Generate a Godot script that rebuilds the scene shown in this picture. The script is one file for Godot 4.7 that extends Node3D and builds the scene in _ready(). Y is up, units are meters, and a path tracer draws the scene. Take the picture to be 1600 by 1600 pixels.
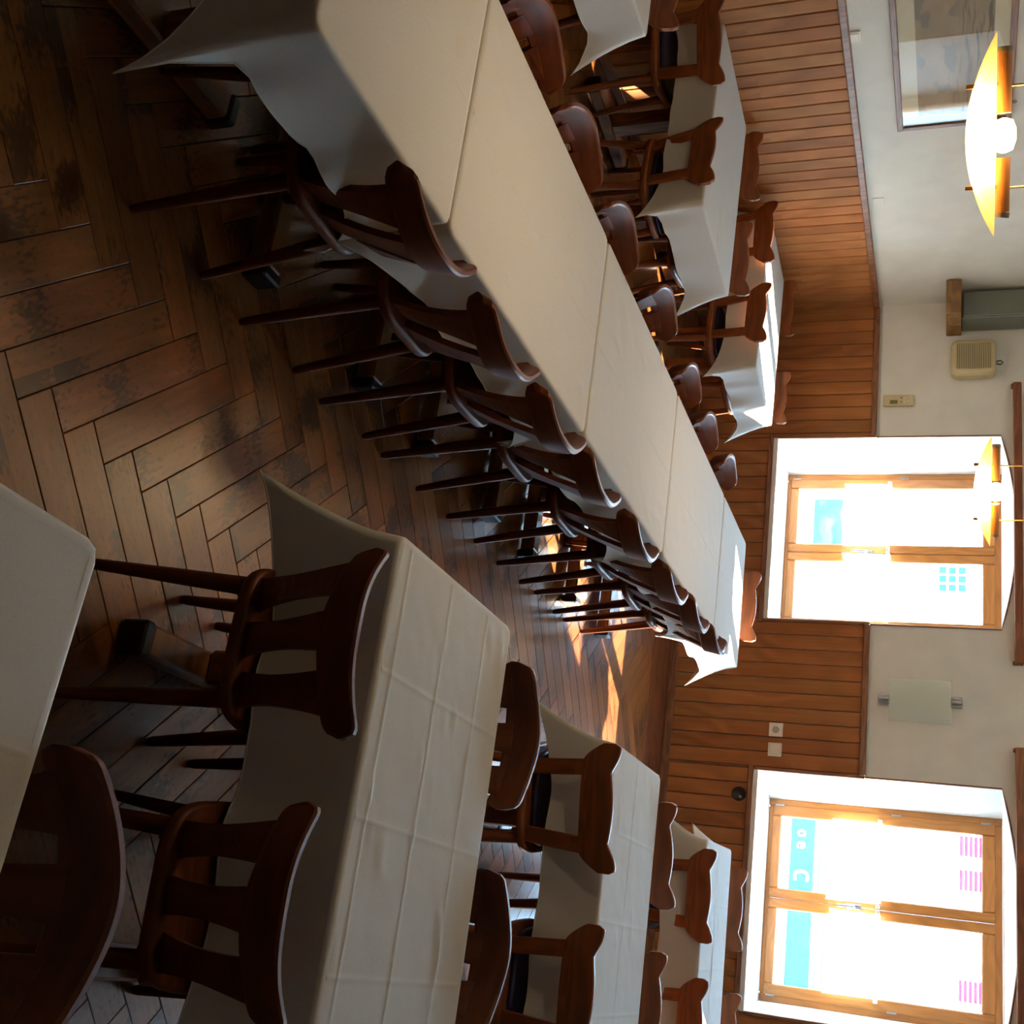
extends Node3D
# Restaurant room photographed with the camera turned on its side (world up points to the right of the picture).

const EYE := Vector3(0, 1.88, 0)
const FOCAL := 1860.0
const TOP := 0.73            # height of the table cloths
const WALL_Z := -8.06        # face of the panelling on the window wall
const WALL_X := -4.50        # face of the panelling on the picture wall
const FRAME_Z := -8.71       # plane of the window frames
const CEIL := 2.78
const ROOM_X := 6.0
const ROOM_Z := 5.6

var M := {}
var taken := {}
var rng := RandomNumberGenerator.new()
var eye_basis := Basis.IDENTITY   # upright camera axes (before the quarter turn)

# ------------------------------------------------------------------ naming
func numbered(called: String) -> String:
	if not taken.has(called):
		taken[called] = 0
		return called
	taken[called] += 1
	return "%s_%03d" % [called, taken[called]]

func tag(o, label: String, category: String, group := "", kind := ""):
	if label != "": o.set_meta("label", label)
	if category != "": o.set_meta("category", category)
	if group != "": o.set_meta("group", group)
	if kind != "": o.set_meta("kind", kind)
	return o

func thing(called: String, at: Vector3, turn := 0.0):
	var o := Node3D.new()
	o.name = numbered(called)
	add_child(o)
	o.position = at
	o.rotation.y = turn
	return o

func structure(called: String, label := ""):
	var o := Node3D.new()
	o.name = called
	add_child(o)
	o.set_meta("kind", "structure")
	if label != "": o.set_meta("label", label)
	return o

func copy_of(src, at: Vector3, turn: float, label: String):
	var c = src.duplicate()
	c.name = numbered(str(src.name))
	add_child(c)
	c.position = at
	c.rotation.y = turn
	c.set_meta("label", label)
	return c

func put(called: String, st: SurfaceTool, m: Material, parent) -> MeshInstance3D:
	var o := MeshInstance3D.new()
	o.name = called
	o.mesh = st.commit()
	o.material_override = m
	o.cast_shadow = GeometryInstance3D.SHADOW_CASTING_SETTING_ON
	parent.add_child(o, true)
	return o

func put_mesh(called: String, mesh: Mesh, m: Material, parent, xf := Transform3D.IDENTITY) -> MeshInstance3D:
	var o := MeshInstance3D.new()
	o.name = called
	o.mesh = mesh
	o.material_override = m
	o.transform = xf
	parent.add_child(o, true)
	return o

# ------------------------------------------------------------------ geometry
func begin() -> SurfaceTool:
	var st := SurfaceTool.new()
	st.begin(Mesh.PRIMITIVE_TRIANGLES)
	st.set_smooth_group(-1)
	return st

func done(st: SurfaceTool) -> SurfaceTool:
	st.generate_normals()
	return st

func tri(st: SurfaceTool, a: Vector3, b: Vector3, c: Vector3, ua := Vector2.ZERO, ub := Vector2.ZERO, uc := Vector2.ZERO):
	# corners counter-clockwise seen from outside
	st.set_uv(ua); st.add_vertex(a)
	st.set_uv(uc); st.add_vertex(c)
	st.set_uv(ub); st.add_vertex(b)

func quad(st: SurfaceTool, a: Vector3, b: Vector3, c: Vector3, d: Vector3):
	var w := (b - a).length()
	var h := (d - a).length()
	tri(st, a, b, c, Vector2(0, 0), Vector2(w, 0), Vector2(w, h))
	tri(st, a, c, d, Vector2(0, 0), Vector2(w, h), Vector2(0, h))

func box(st: SurfaceTool, lo: Vector3, hi: Vector3, ch := 0.0, xf := Transform3D.IDENTITY):
	# box with chamfered vertical and horizontal edges (ch = 0: plain)
	var rings := []
	var c := minf(ch, minf(hi.x - lo.x, minf(hi.y - lo.y, hi.z - lo.z)) * 0.45)
	var levels := [[lo.y, c], [lo.y + c, 0.0], [hi.y - c, 0.0], [hi.y, c]] if c > 0.0 else [[lo.y, 0.0], [hi.y, 0.0]]
	for l in levels:
		var i: float = l[1]
		var x0 := lo.x + i; var x1 := hi.x - i; var z0 := lo.z + i; var z1 := hi.z - i
		var k := c * 0.999
		var r := PackedVector3Array()
		if c > 0.0:
			for p in [[x0 + k, z1], [x1 - k, z1], [x1, z1 - k], [x1, z0 + k], [x1 - k, z0], [x0 + k, z0], [x0, z0 + k], [x0, z1 - k]]:
				r.append(xf * Vector3(p[0], l[0], p[1]))
		else:
			for p in [[x0, z1], [x1, z1], [x1, z0], [x0, z0]]:
				r.append(xf * Vector3(p[0], l[0], p[1]))
		rings.append(r)
	loft(st, rings, true, true, false)

func loft(st: SurfaceTool, rings: Array, cap0 := true, cap1 := true, smooth := true, closed := true):
	# rings run counter-clockwise seen from above when the loft goes upwards
	st.set_smooth_group(1 if smooth else -1)
	var n: int = rings[0].size()
	var last := n if closed else n - 1
	var v0 := 0.0
	for i in rings.size() - 1:
		var a: PackedVector3Array = rings[i]
		var b: PackedVector3Array = rings[i + 1]
		var v1 := v0 + (b[0] - a[0]).length()
		var u0 := 0.0
		for j in last:
			var k := (j + 1) % n
			var u1 := u0 + (a[k] - a[j]).length()
			tri(st, a[j], a[k], b[k], Vector2(u0, v0), Vector2(u1, v0), Vector2(u1, v1))
			tri(st, a[j], b[k], b[j], Vector2(u0, v0), Vector2(u1, v1), Vector2(u0, v1))
			u0 = u1
		v0 = v1
	st.set_smooth_group(-1)
	if cap0: fan(st, rings[0], true)
	if cap1: fan(st, rings[rings.size() - 1], false)

func fan(st: SurfaceTool, r: PackedVector3Array, flip: bool):
	var c := Vector3.ZERO
	for p in r: c += p
	c /= r.size()
	for j in r.size():
		var a := r[j]
		var b := r[(j + 1) % r.size()]
		if flip: tri(st, c, b, a)
		else: tri(st, c, a, b)

func ring_at(centre: Vector3, ex: Vector3, ez: Vector3, n := 8, turn := 0.0) -> PackedVector3Array:
	# ex x ez must point against the direction of the loft
	var r := PackedVector3Array()
	for i in n:
		var a := turn + TAU * i / n
		r.append(centre + ex * cos(a) - ez * sin(a))
	return r

func tube(st: SurfaceTool, path: Array, radius, n := 8, caps := true):
	# a round bar along a list of points
	var rings := []
	var up := Vector3.UP
	for i in path.size():
		var d: Vector3 = (path[mini(i + 1, path.size() - 1)] - path[maxi(i - 1, 0)]).normalized()
		if absf(d.dot(up)) > 0.95: up = Vector3(0.3, 0.1, 1).normalized()
		var ex := d.cross(up).normalized()
		var ez := d.cross(ex).normalized()
		var rr: float = radius[i] if radius is Array else radius
		rings.append(ring_at(path[i], ex * rr, ez * rr, n))
	loft(st, rings, caps, caps, true)

func lathe(st: SurfaceTool, profile: Array, n := 20, xf := Transform3D.IDENTITY):
	# profile: [radius, height] upwards
	var rings := []
	for p in profile:
		var r := PackedVector3Array()
		for i in n:
			var a := TAU * i / n
			r.append(xf * Vector3(cos(a) * p[0], p[1], -sin(a) * p[0]))
		rings.append(r)
	loft(st, rings, true, true, true)

func board_between(st: SurfaceTool, a: Vector3, b: Vector3, wide: Vector3, thick: Vector3, ch := 0.003):
	# straight bar from a to b with rectangular section (half extents wide, thick)
	var rings := []
	var d := (b - a).normalized()
	if d.dot(wide.cross(thick)) < 0.0: thick = -thick
	var w1 := wide.normalized() * ch
	var t1 := thick.normalized() * ch
	var ends := [[a, 1.0], [a + d * ch, 0.0], [b - d * ch, 0.0], [b, 1.0]]
	for e in ends:
		var wd: Vector3 = wide - w1 * e[1]
		var td: Vector3 = thick - t1 * e[1]
		var p: Vector3 = e[0]
		rings.append(PackedVector3Array([p - wd + w1 - td, p + wd - w1 - td, p + wd - td + t1, p + wd + td - t1, p + wd - w1 + td, p - wd + w1 + td, p - wd + td - t1, p - wd - td + t1]))
	loft(st, rings, true, true, false)

func outline_prism(st: SurfaceTool, pts: PackedVector2Array, y0: float, y1: float, bevel: float, smooth := true):
	# horizontal outline (x, z) extruded in y with rounded rims; the outline must be star-shaped about its mean
	var c := Vector2.ZERO
	for p in pts: c += p
	c /= pts.size()
	var order := pts
	if Geometry2D.is_polygon_clockwise(pts):
		order = pts.duplicate()
	else:
		order = pts.duplicate(); order.reverse()
	# seen from above (x right, z down) the ring must run counter-clockwise
	var rings := []
	var radius := 0.0
	for p in order: radius = maxf(radius, (p - c).length())
	for l in [[y0, bevel], [y0 + bevel * 0.3, bevel * 0.3], [y0 + bevel, 0.0], [y1 - bevel, 0.0], [y1 - bevel * 0.3, bevel * 0.3], [y1, bevel]]:
		var r := PackedVector3Array()
		for p in order:
			var q := p - (p - c).normalized() * float(l[1])
			r.append(Vector3(q.x, l[0], q.y))
		rings.append(r)
	var ar := 0.0
	for i in order.size(): ar += order[i].cross(order[(i + 1) % order.size()])
	if ar > 0.0:
		for r in rings: r.reverse()
	loft(st, rings, true, true, smooth)

func bent_board(st: SurfaceTool, s0: float, s1: float, steps: int, f: Callable):
	# board that follows a curve across the width; f(s) gives [y_low, y_high, z at low, z at high, thickness]
	var rings := []
	for i in steps + 1:
		var s := lerpf(s0, s1, float(i) / steps)
		var q: Array = f.call(s)
		var e: float = minf(q[4] * 0.24, (q[1] - q[0]) * 0.45)
		var t: float = q[4] * 0.5
		var lean: float = (q[3] - q[2]) / maxf(q[1] - q[0], 0.001)
		var r := PackedVector3Array()
		for p in [[q[0], t - e], [q[0] + e, t], [q[1] - e, t], [q[1], t - e], [q[1], -t + e], [q[1] - e, -t], [q[0] + e, -t], [q[0], -t + e]]:
			r.append(Vector3(s, p[0], q[2] + (p[0] - q[0]) * lean + p[1]))
		r.reverse()
		rings.append(r)
	loft(st, rings, true, true, false)

# ------------------------------------------------------------------ pixels of the photograph (1600 x 1600)
func ray(px: float, py: float) -> Vector3:
	return eye_basis * Vector3((py - 800.0) / FOCAL, (px - 800.0) / FOCAL, -1.0)

func on_y(px: float, py: float, y: float) -> Vector3:
	var d := ray(px, py)
	return EYE + d * ((y - EYE.y) / d.y)

func in_frame(p: Vector3, margin := 0.0) -> bool:
	var c := eye_basis.inverse() * (p - EYE)
	if c.z > -0.2: return false
	return absf(c.x / -c.z) < 800.0 / FOCAL + margin and absf(c.y / -c.z) < 800.0 / FOCAL + margin

# ------------------------------------------------------------------ materials
func grain_image(seed_: int, across: float, along: float, contrast: float, transposed: bool) -> ImageTexture:
	var size := 512
	var n := FastNoiseLite.new(); n.seed = seed_; n.noise_type = FastNoiseLite.TYPE_SIMPLEX_SMOOTH; n.frequency = 1.0; n.fractal_octaves = 3
	var m := FastNoiseLite.new(); m.seed = seed_ + 7; m.frequency = 1.0; m.fractal_octaves = 2
	var img := Image.create(size, size, false, Image.FORMAT_RGB8)
	for y in size:
		for x in size:
			var u := float(x) / size * across
			var v := float(y) / size * along
			var bend := m.get_noise_2d(u * 0.35, v * 0.6) * 1.6
			var rings := 0.5 + 0.5 * sin((u + bend) * 5.0)
			var fine := n.get_noise_2d(u * 9.0, v * 0.9)
			var k := 1.0 - contrast * (0.42 * rings + 0.45 * (0.5 + 0.5 * fine))
			var c := Color(k, k * (0.965 + 0.035 * k), k * (0.91 + 0.09 * k))
			if transposed: img.set_pixel(y, x, c)
			else: img.set_pixel(x, y, c)
	img.generate_mipmaps()
	return ImageTexture.create_from_image(img)

func floor_image(seed_: int) -> ImageTexture:
	# worn oak: grain along v, dark pores and grey-black worn stains with a speckled edge
	var size := 768
	var n := FastNoiseLite.new(); n.seed = seed_; n.noise_type = FastNoiseLite.TYPE_SIMPLEX_SMOOTH; n.frequency = 1.0; n.fractal_octaves = 3
	var s := FastNoiseLite.new(); s.seed = seed_ + 3; s.frequency = 1.0; s.fractal_octaves = 4
	var sp := FastNoiseLite.new(); sp.seed = seed_ + 5; sp.frequency = 1.0; sp.fractal_octaves = 2
	var img := Image.create(size, size, false, Image.FORMAT_RGB8)
	for y in size:
		for x in size:
			var u := float(x) / size * 8.0
			var v := float(y) / size * 8.0
			var fine := 0.5 + 0.5 * n.get_noise_2d(u * 7.0, v * 0.7)
			var tone := 0.5 + 0.5 * n.get_noise_2d(u * 0.9 + 40.0, v * 0.5)
			var speck := sp.get_noise_2d(u * 14.0, v * 6.0)
			var stain := smoothstep(0.10, 0.42, s.get_noise_2d(u * 0.55, v * 0.5) + speck * 0.30)
			var k := 1.0 - 0.20 * fine - 0.16 * tone
			if speck > 0.42: k -= 0.10
			var c := Color(k, k * 0.97, k * 0.92).lerp(Color(0.36, 0.33, 0.29), stain * 0.72)
			img.set_pixel(x, y, c)
	img.generate_mipmaps()
	return ImageTexture.create_from_image(img)

func weave_image() -> ImageTexture:
	var size := 256
	var n := FastNoiseLite.new(); n.seed = 91; n.frequency = 1.0
	var img := Image.create(size, size, false, Image.FORMAT_RGB8)
	for y in size:
		for x in size:
			var a := 0.5 + 0.5 * sin(x * TAU / 8.0)
			var b := 0.5 + 0.5 * sin(y * TAU / 8.0)
			var over := a if (int(x / 8) + int(y / 8)) % 2 == 0 else b
			var slub := n.get_noise_2d(x * 0.02, y * 0.35) * 0.05 + n.get_noise_2d(x * 0.35 + 90.0, y * 0.02) * 0.05
			var k := clampf(0.90 + 0.06 * over + slub, 0.0, 1.0)
			img.set_pixel(x, y, Color(k, k, k))
	img.generate_mipmaps()
	return ImageTexture.create_from_image(img)

func cloud_image(seed_: int, freq: float, lo: float, hi: float) -> ImageTexture:
	var n := FastNoiseLite.new(); n.seed = seed_; n.frequency = freq; n.fractal_octaves = 4
	var img := n.get_seamless_image(256, 256)
	img.convert(Image.FORMAT_RGB8)
	for y in 256:
		for x in 256:
			var k := lerpf(lo, hi, img.get_pixel(x, y).r)
			img.set_pixel(x, y, Color(k, k, k))
	img.generate_mipmaps()
	return ImageTexture.create_from_image(img)

func mat(color: Color, rough: float, tex: Texture2D = null, scale := Vector3.ONE, spec := 0.5) -> StandardMaterial3D:
	var m := StandardMaterial3D.new()
	m.albedo_color = color
	m.roughness = rough
	m.metallic_specular = spec
	if tex:
		m.albedo_texture = tex
		m.uv1_triplanar = true
		m.uv1_scale = scale
		m.uv1_offset = Vector3(0.5, 0.5, 0.5)
	return m

func make_materials():
	var gv := grain_image(11, 9.0, 4.0, 0.42, false)
	var gh := grain_image(12, 9.0, 4.0, 0.42, true)
	var gp := grain_image(17, 4.0, 3.0, 0.24, false)
	var lv := grain_image(21, 9.0, 4.0, 0.20, false)
	var lh := grain_image(22, 9.0, 4.0, 0.20, true)
	M.chair_dark_v = mat(Color(0.42, 0.205, 0.095), 0.46, gv, Vector3(2.2, 0.8, 2.2), 0.35)
	M.chair_dark_h = mat(Color(0.42, 0.205, 0.095), 0.46, gh, Vector3(0.8, 2.2, 2.2), 0.35)
	M.chair_light_v = mat(Color(0.60, 0.32, 0.14), 0.48, gv, Vector3(2.2, 0.8, 2.2))
	M.chair_light_h = mat(Color(0.60, 0.32, 0.14), 0.48, gh, Vector3(0.8, 2.2, 2.2))
	M.pad = mat(Color(0.10, 0.11, 0.26), 0.42)
	M.panel = []
	for i in 5:
		var k: float = [1.0, 0.93, 1.06, 0.97, 1.03][i]
		var g: float = [1.0, 0.97, 1.0, 1.02, 0.98][i]
		var p := mat(Color(0.66 * k, 0.425 * k * g, 0.24 * k * g), 0.62, null, Vector3.ONE, 0.25)
		p.albedo_texture = gp
		p.uv1_scale = Vector3(1.6, 0.62, 1.0)
		M.panel.append(p)
	M.panel_trim = mat(Color(0.58, 0.375, 0.24), 0.46, gh, Vector3(0.9, 2.6, 0.9))
	M.panel_post = mat(Color(0.58, 0.375, 0.24), 0.46, gv, Vector3(2.6, 0.7, 2.6))
	M.groove = mat(Color(0.20, 0.10, 0.055), 0.7)
	M.frame_v = mat(Color(0.68, 0.425, 0.18), 0.45, lv, Vector3(2.4, 0.7, 2.4))
	M.frame_h = mat(Color(0.68, 0.425, 0.18), 0.45, lh, Vector3(0.7, 2.4, 2.4))
	M.valance = mat(Color(0.58, 0.33, 0.18), 0.42, gh, Vector3(0.7, 2.4, 2.4))
	M.plaster = mat(Color(0.86, 0.86, 0.835), 0.92, cloud_image(5, 0.02, 0.95, 1.0), Vector3(0.7, 0.7, 0.7), 0.3)
	M.reveal = mat(Color(0.90, 0.90, 0.89), 0.85, cloud_image(8, 0.02, 0.96, 1.0), Vector3(0.9, 0.9, 0.9), 0.3)
	M.sill = mat(Color(0.88, 0.87, 0.85), 0.30)
	M.floor = []
	var f1 := floor_image(31)
	var f2 := floor_image(57)
	for i in 6:
		var c: Color = [Color(0.60, 0.365, 0.165), Color(0.54, 0.32, 0.145), Color(0.65, 0.41, 0.19), Color(0.51, 0.31, 0.15), Color(0.57, 0.335, 0.15), Color(0.57, 0.36, 0.17)][i]
		var fm := mat(c, 0.33, null, Vector3.ONE, 0.52)
		fm.albedo_texture = f1 if i % 2 == 0 else f2
		fm.uv1_scale = Vector3(0.62, 0.62, 1)
		M.floor.append(fm)
	M.subfloor = mat(Color(0.12, 0.075, 0.045), 0.9)
	M.border = mat(Color(0.50, 0.28, 0.16), 0.42, gh, Vector3(0.6, 2.0, 2.0))
	var wv := weave_image()
	M.cloth = mat(Color(0.80, 0.79, 0.77), 0.88, wv, Vector3(14, 14, 14), 0.25)
	M.cloth.uv1_offset = Vector3.ZERO
	M.table_wood = mat(Color(0.56, 0.34, 0.17), 0.45, gv, Vector3(2.0, 0.8, 2.0))
	M.table_foot = mat(Color(0.60, 0.38, 0.19), 0.42, gh, Vector3(0.8, 2.0, 0.8))
	M.cap = mat(Color(0.035, 0.035, 0.04), 0.5)
	M.white_plastic = mat(Color(0.86, 0.83, 0.77), 0.4)
	M.plate_line = mat(Color(0.60, 0.58, 0.53), 0.5)
	M.beige = mat(Color(0.74, 0.68, 0.52), 0.5)
	M.beige_dark = mat(Color(0.55, 0.50, 0.37), 0.6)
	M.lcd = mat(Color(0.42, 0.40, 0.22), 0.3)
	M.black = mat(Color(0.05, 0.05, 0.05), 0.5)
	M.shelf_wood = mat(Color(0.62, 0.45, 0.24), 0.5, gh, Vector3(0.8, 2.0, 2.0))
	M.cabinet = mat(Color(0.40, 0.42, 0.37), 0.6)
	M.steel = mat(Color(0.62, 0.63, 0.65), 0.32); M.steel.metallic = 0.9
	M.dark_metal = mat(Color(0.16, 0.16, 0.16), 0.4); M.dark_metal.metallic = 0.6
	M.brass = mat(Color(0.80, 0.60, 0.32), 0.30); M.brass.metallic = 0.85
	M.lamp_cap = mat(Color(0.46, 0.42, 0.38), 0.5)
	M.lamp_bar = mat(Color(0.78, 0.52, 0.26), 0.35, gh, Vector3(0.8, 3.0, 3.0))
	M.pane = StandardMaterial3D.new()
	M.pane.transparency = BaseMaterial3D.TRANSPARENCY_ALPHA
	M.pane.albedo_color = Color(0.95, 0.98, 0.98, 0.05)
	M.pane.roughness = 0.0
	M.frosted = StandardMaterial3D.new()
	M.frosted.transparency = BaseMaterial3D.TRANSPARENCY_ALPHA
	M.frosted.albedo_color = Color(0.88, 0.94, 0.90, 0.28)
	M.frosted.roughness = 0.35
	M.sheer = mat(Color(0.95, 0.95, 0.94), 0.9)
	M.sheer.backlight_enabled = true
	M.sheer.backlight = Color(0.85, 0.85, 0.85)
	M.shade = mat(Color(0.98, 0.85, 0.50), 0.55)
	M.shade.backlight_enabled = true
	M.shade.backlight = Color(1.0, 0.88, 0.55)
	M.bulb = mat(Color(1, 0.93, 0.75), 0.4)
	M.bulb.emission_enabled = true
	M.bulb.emission = Color(1.0, 0.80, 0.50)
	M.bulb.emission_energy_multiplier = 14.0
	M.facade = mat(Color(0.86, 0.85, 0.82), 0.9)
	M.facade_trim = mat(Color(0.16, 0.16, 0.17), 0.8)
	M.facade_glass = mat(Color(0.45, 0.50, 0.50), 0.2)
	M.sign = mat(Color(0.02, 0.19, 0.17), 0.8, null, Vector3.ONE, 0.2)
	M.sign_letter = mat(Color(0.92, 0.92, 0.90), 0.6)
	M.pink = mat(Color(0.32, 0.06, 0.15), 0.8, null, Vector3.ONE, 0.2)
	M.street = mat(Color(0.42, 0.42, 0.42), 0.9)

# ------------------------------------------------------------------ room
func herringbone():
	var floor_node = structure("floor", "worn oak herringbone parquet floor")
	var slab := begin()
	box(slab, Vector3(WALL_X - 0.1, -0.12, WALL_Z - 0.1), Vector3(ROOM_X + 0.1, -0.012, ROOM_Z + 0.1))
	put("subfloor", done(slab), M.subfloor, floor_node)
	var W := 0.1075
	var L := 0.575
	var o := Vector2(-0.934, -2.197)
	var p := Vector2(-0.643, -0.766)
	var q := Vector2(0.766, -0.643)
	var x0 := WALL_X + 0.005
	var x1 := ROOM_X - 0.005
	var z0 := -7.556
	var z1 := ROOM_Z - 0.005
	var room := PackedVector2Array([Vector2(x0, z0), Vector2(x1, z0), Vector2(x1, z1), Vector2(x0, z1)])
	var gap := 0.0011
	var list := []
	for i in range(-140, 140):
		for j in range(-28, 28):
			var base := p * (W * i + L * j) + q * (W * i - L * j)
			for kind in 2:
				var a := 0.0; var b := 0.0; var c := L; var d := W
				if kind == 1:
					a = 0.0; b = W; c = W; d = L
				var poly := PackedVector2Array()
				for e in [[a + gap, b + gap], [a + c - gap, b + gap], [a + c - gap, b + d - gap], [a + gap, b + d - gap]]:
					poly.append(o + base + p * float(e[0]) + q * float(e[1]))
				var mid := (poly[0] + poly[2]) * 0.5
				if mid.x < x0 - L or mid.x > x1 + L or mid.y < z0 - L or mid.y > z1 + L: continue
				var whole := true
				for v in poly:
					if v.x < x0 or v.x > x1 or v.y < z0 or v.y > z1: whole = false
				if not whole:
					var parts := Geometry2D.intersect_polygons(poly, room)
					if parts.is_empty(): continue
					poly = parts[0]
				var m3 := Vector3(mid.x, 0, mid.y)
				var dist := (m3 - EYE).length()
				var seen := in_frame(m3, 0.03)
				list.append({"poly": poly, "whole": whole, "kind": kind, "mid": mid, "rank": dist if seen else dist + 100.0})
	list.sort_custom(func(a, b): return a.rank < b.rank)
	# shared plank meshes: long side along local z, several cuts out of the grain picture
	var planks := []
	for k in 10:
		planks.append(plank_mesh(W - gap * 2.0, L - gap * 2.0, Vector2(rng.randf() * 1.2, rng.randf() * 0.9)))
	var rest := []
	for k in 6: rest.append(begin())
	var count := 0
	for e in list:
		var tone: int = rng.randi_range(0, 5)
		var lift: float = rng.randf_range(-0.0007, 0.0)
		if e.whole and count < 300:
			var along: Vector2 = p if e.kind == 0 else q
			var xf := Transform3D(Basis(Vector3.UP, atan2(along.x, along.y)), Vector3(e.mid.x, lift, e.mid.y))
			put_mesh("plank", planks[rng.randi_range(0, 9)], M.floor[tone], floor_node, xf)
			count += 1
		else:
			flat_plank(rest[tone], e.poly, lift, p if e.kind == 0 else q)
	var mesh := ArrayMesh.new()
	for k in 6:
		rest[k].generate_normals()
		rest[k].set_material(M.floor[k])
		rest[k].commit(mesh)
	var far := MeshInstance3D.new()
	far.name = "further_planks"
	far.mesh = mesh
	far.set_meta("kind", "stuff")
	floor_node.add_child(far)
	# plain boards along the window wall
	var bz := [-7.550, -7.385, -7.22, -7.055]
	for k in 3:
		var xa := WALL_X + 0.005
		var lengths := [2.6, 2.9, 2.55]
		var n := 0
		while xa < ROOM_X - 0.02:
			var xb: float = minf(xa + lengths[(n + k) % 3], ROOM_X - 0.005)
			var st := begin()
			box(st, Vector3(xa, -0.011, WALL_Z + 0.503 - 0.1665 * (k + 1)), Vector3(xb - 0.002, 0.0, WALL_Z + 0.503 - 0.1665 * k - 0.002), 0.0015)
			put("border_board", done(st), M.border, floor_node)
			xa = xb
			n += 1

func plank_mesh(w: float, l: float, uv0: Vector2) -> ArrayMesh:
	var st := begin()
	var c := 0.0016
	var hw := w * 0.5
	var hl := l * 0.5
	var t := [Vector3(-hw + c, 0, hl - c), Vector3(hw - c, 0, hl - c), Vector3(hw - c, 0, -hl + c), Vector3(-hw + c, 0, -hl + c)]
	var s := [Vector3(-hw, -c, hl), Vector3(hw, -c, hl), Vector3(hw, -c, -hl), Vector3(-hw, -c, -hl)]
	var b := [Vector3(-hw, -0.011, hl), Vector3(hw, -0.011, hl), Vector3(hw, -0.011, -hl), Vector3(-hw, -0.011, -hl)]
	var uv := func(v: Vector3): return uv0 + Vector2(v.x, v.z)
	tri(st, t[0], t[1], t[2], uv.call(t[0]), uv.call(t[1]), uv.call(t[2]))
	tri(st, t[0], t[2], t[3], uv.call(t[0]), uv.call(t[2]), uv.call(t[3]))
	for i in 4:
		var k := (i + 1) % 4
		tri(st, s[i], s[k], t[k], uv.call(s[i]), uv.call(s[k]), uv.call(t[k]))
		tri(st, s[i], t[k], t[i], uv.call(s[i]), uv.call(t[k]), uv.call(t[i]))
		tri(st, b[i], b[k], s[k], uv.call(b[i]), uv.call(b[k]), uv.call(s[k]))
		tri(st, b[i], s[k], s[i], uv.call(b[i]), uv.call(s[k]), uv.call(s[i]))
	st.generate_normals()
	return st.commit()

func flat_plank(st: SurfaceTool, poly: PackedVector2Array, y: float, along: Vector2):
	var side := Vector2(-along.y, along.x)
	var off := Vector2(rng.randf(), rng.randf())
	var pts := poly.duplicate()
	if Geometry2D.is_polygon_clockwise(pts): pts.reverse()
	# seen from above z runs down, so this order is clockwise there: reverse again
	pts.reverse()
	var c := Vector2.ZERO
	for v in pts: c += v
	c /= pts.size()
	var uvf := func(v: Vector2): return off + Vector2((v - c).dot(side), (v - c).dot(along))
	for i in pts.size():
		var k := (i + 1) % pts.size()
		var a := Vector3(pts[i].x, y, pts[i].y)
		var b := Vector3(pts[k].x, y, pts[k].y)
		tri(st, Vector3(c.x, y, c.y), a, b, uvf.call(c), uvf.call(pts[i]), uvf.call(pts[k]))
		tri(st, a - Vector3(0, 0.011, 0), b - Vector3(0, 0.011, 0), b, uvf.call(pts[i]), uvf.call(pts[k]), uvf.call(pts[k]))
		tri(st, a - Vector3(0, 0.011, 0), b, a, uvf.call(pts[i]), uvf.call(pts[k]), uvf.call(pts[i]))

var wins := [
	{"x0": -3.472, "x1": -2.110, "f0": -3.423, "f1": -2.177},
	{"x0": -1.094, "x1": 0.413, "f0": -0.978, "f1": 0.352},
	{"x0": 1.330, "x1": 2.837, "f0": 1.446, "f1": 2.776},
]
const SILL := 0.655
const SPRING := 2.15
const CROWN := 2.245
const FTOP := 2.175

func arch(w: Dictionary, n := 14) -> PackedVector2Array:
	# opening in the wall face: from the sill up the left side, over the arch and down the right side
	var r := PackedVector2Array()
	r.append(Vector2(w.x0, SILL))
	for i in n + 1:
		var t := float(i) / n
		r.append(Vector2(lerpf(w.x0, w.x1, t), SPRING + (CROWN - SPRING) * (1.0 - pow(2.0 * t - 1.0, 2.0))))
	r.append(Vector2(w.x1, SILL))
	return r

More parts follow.
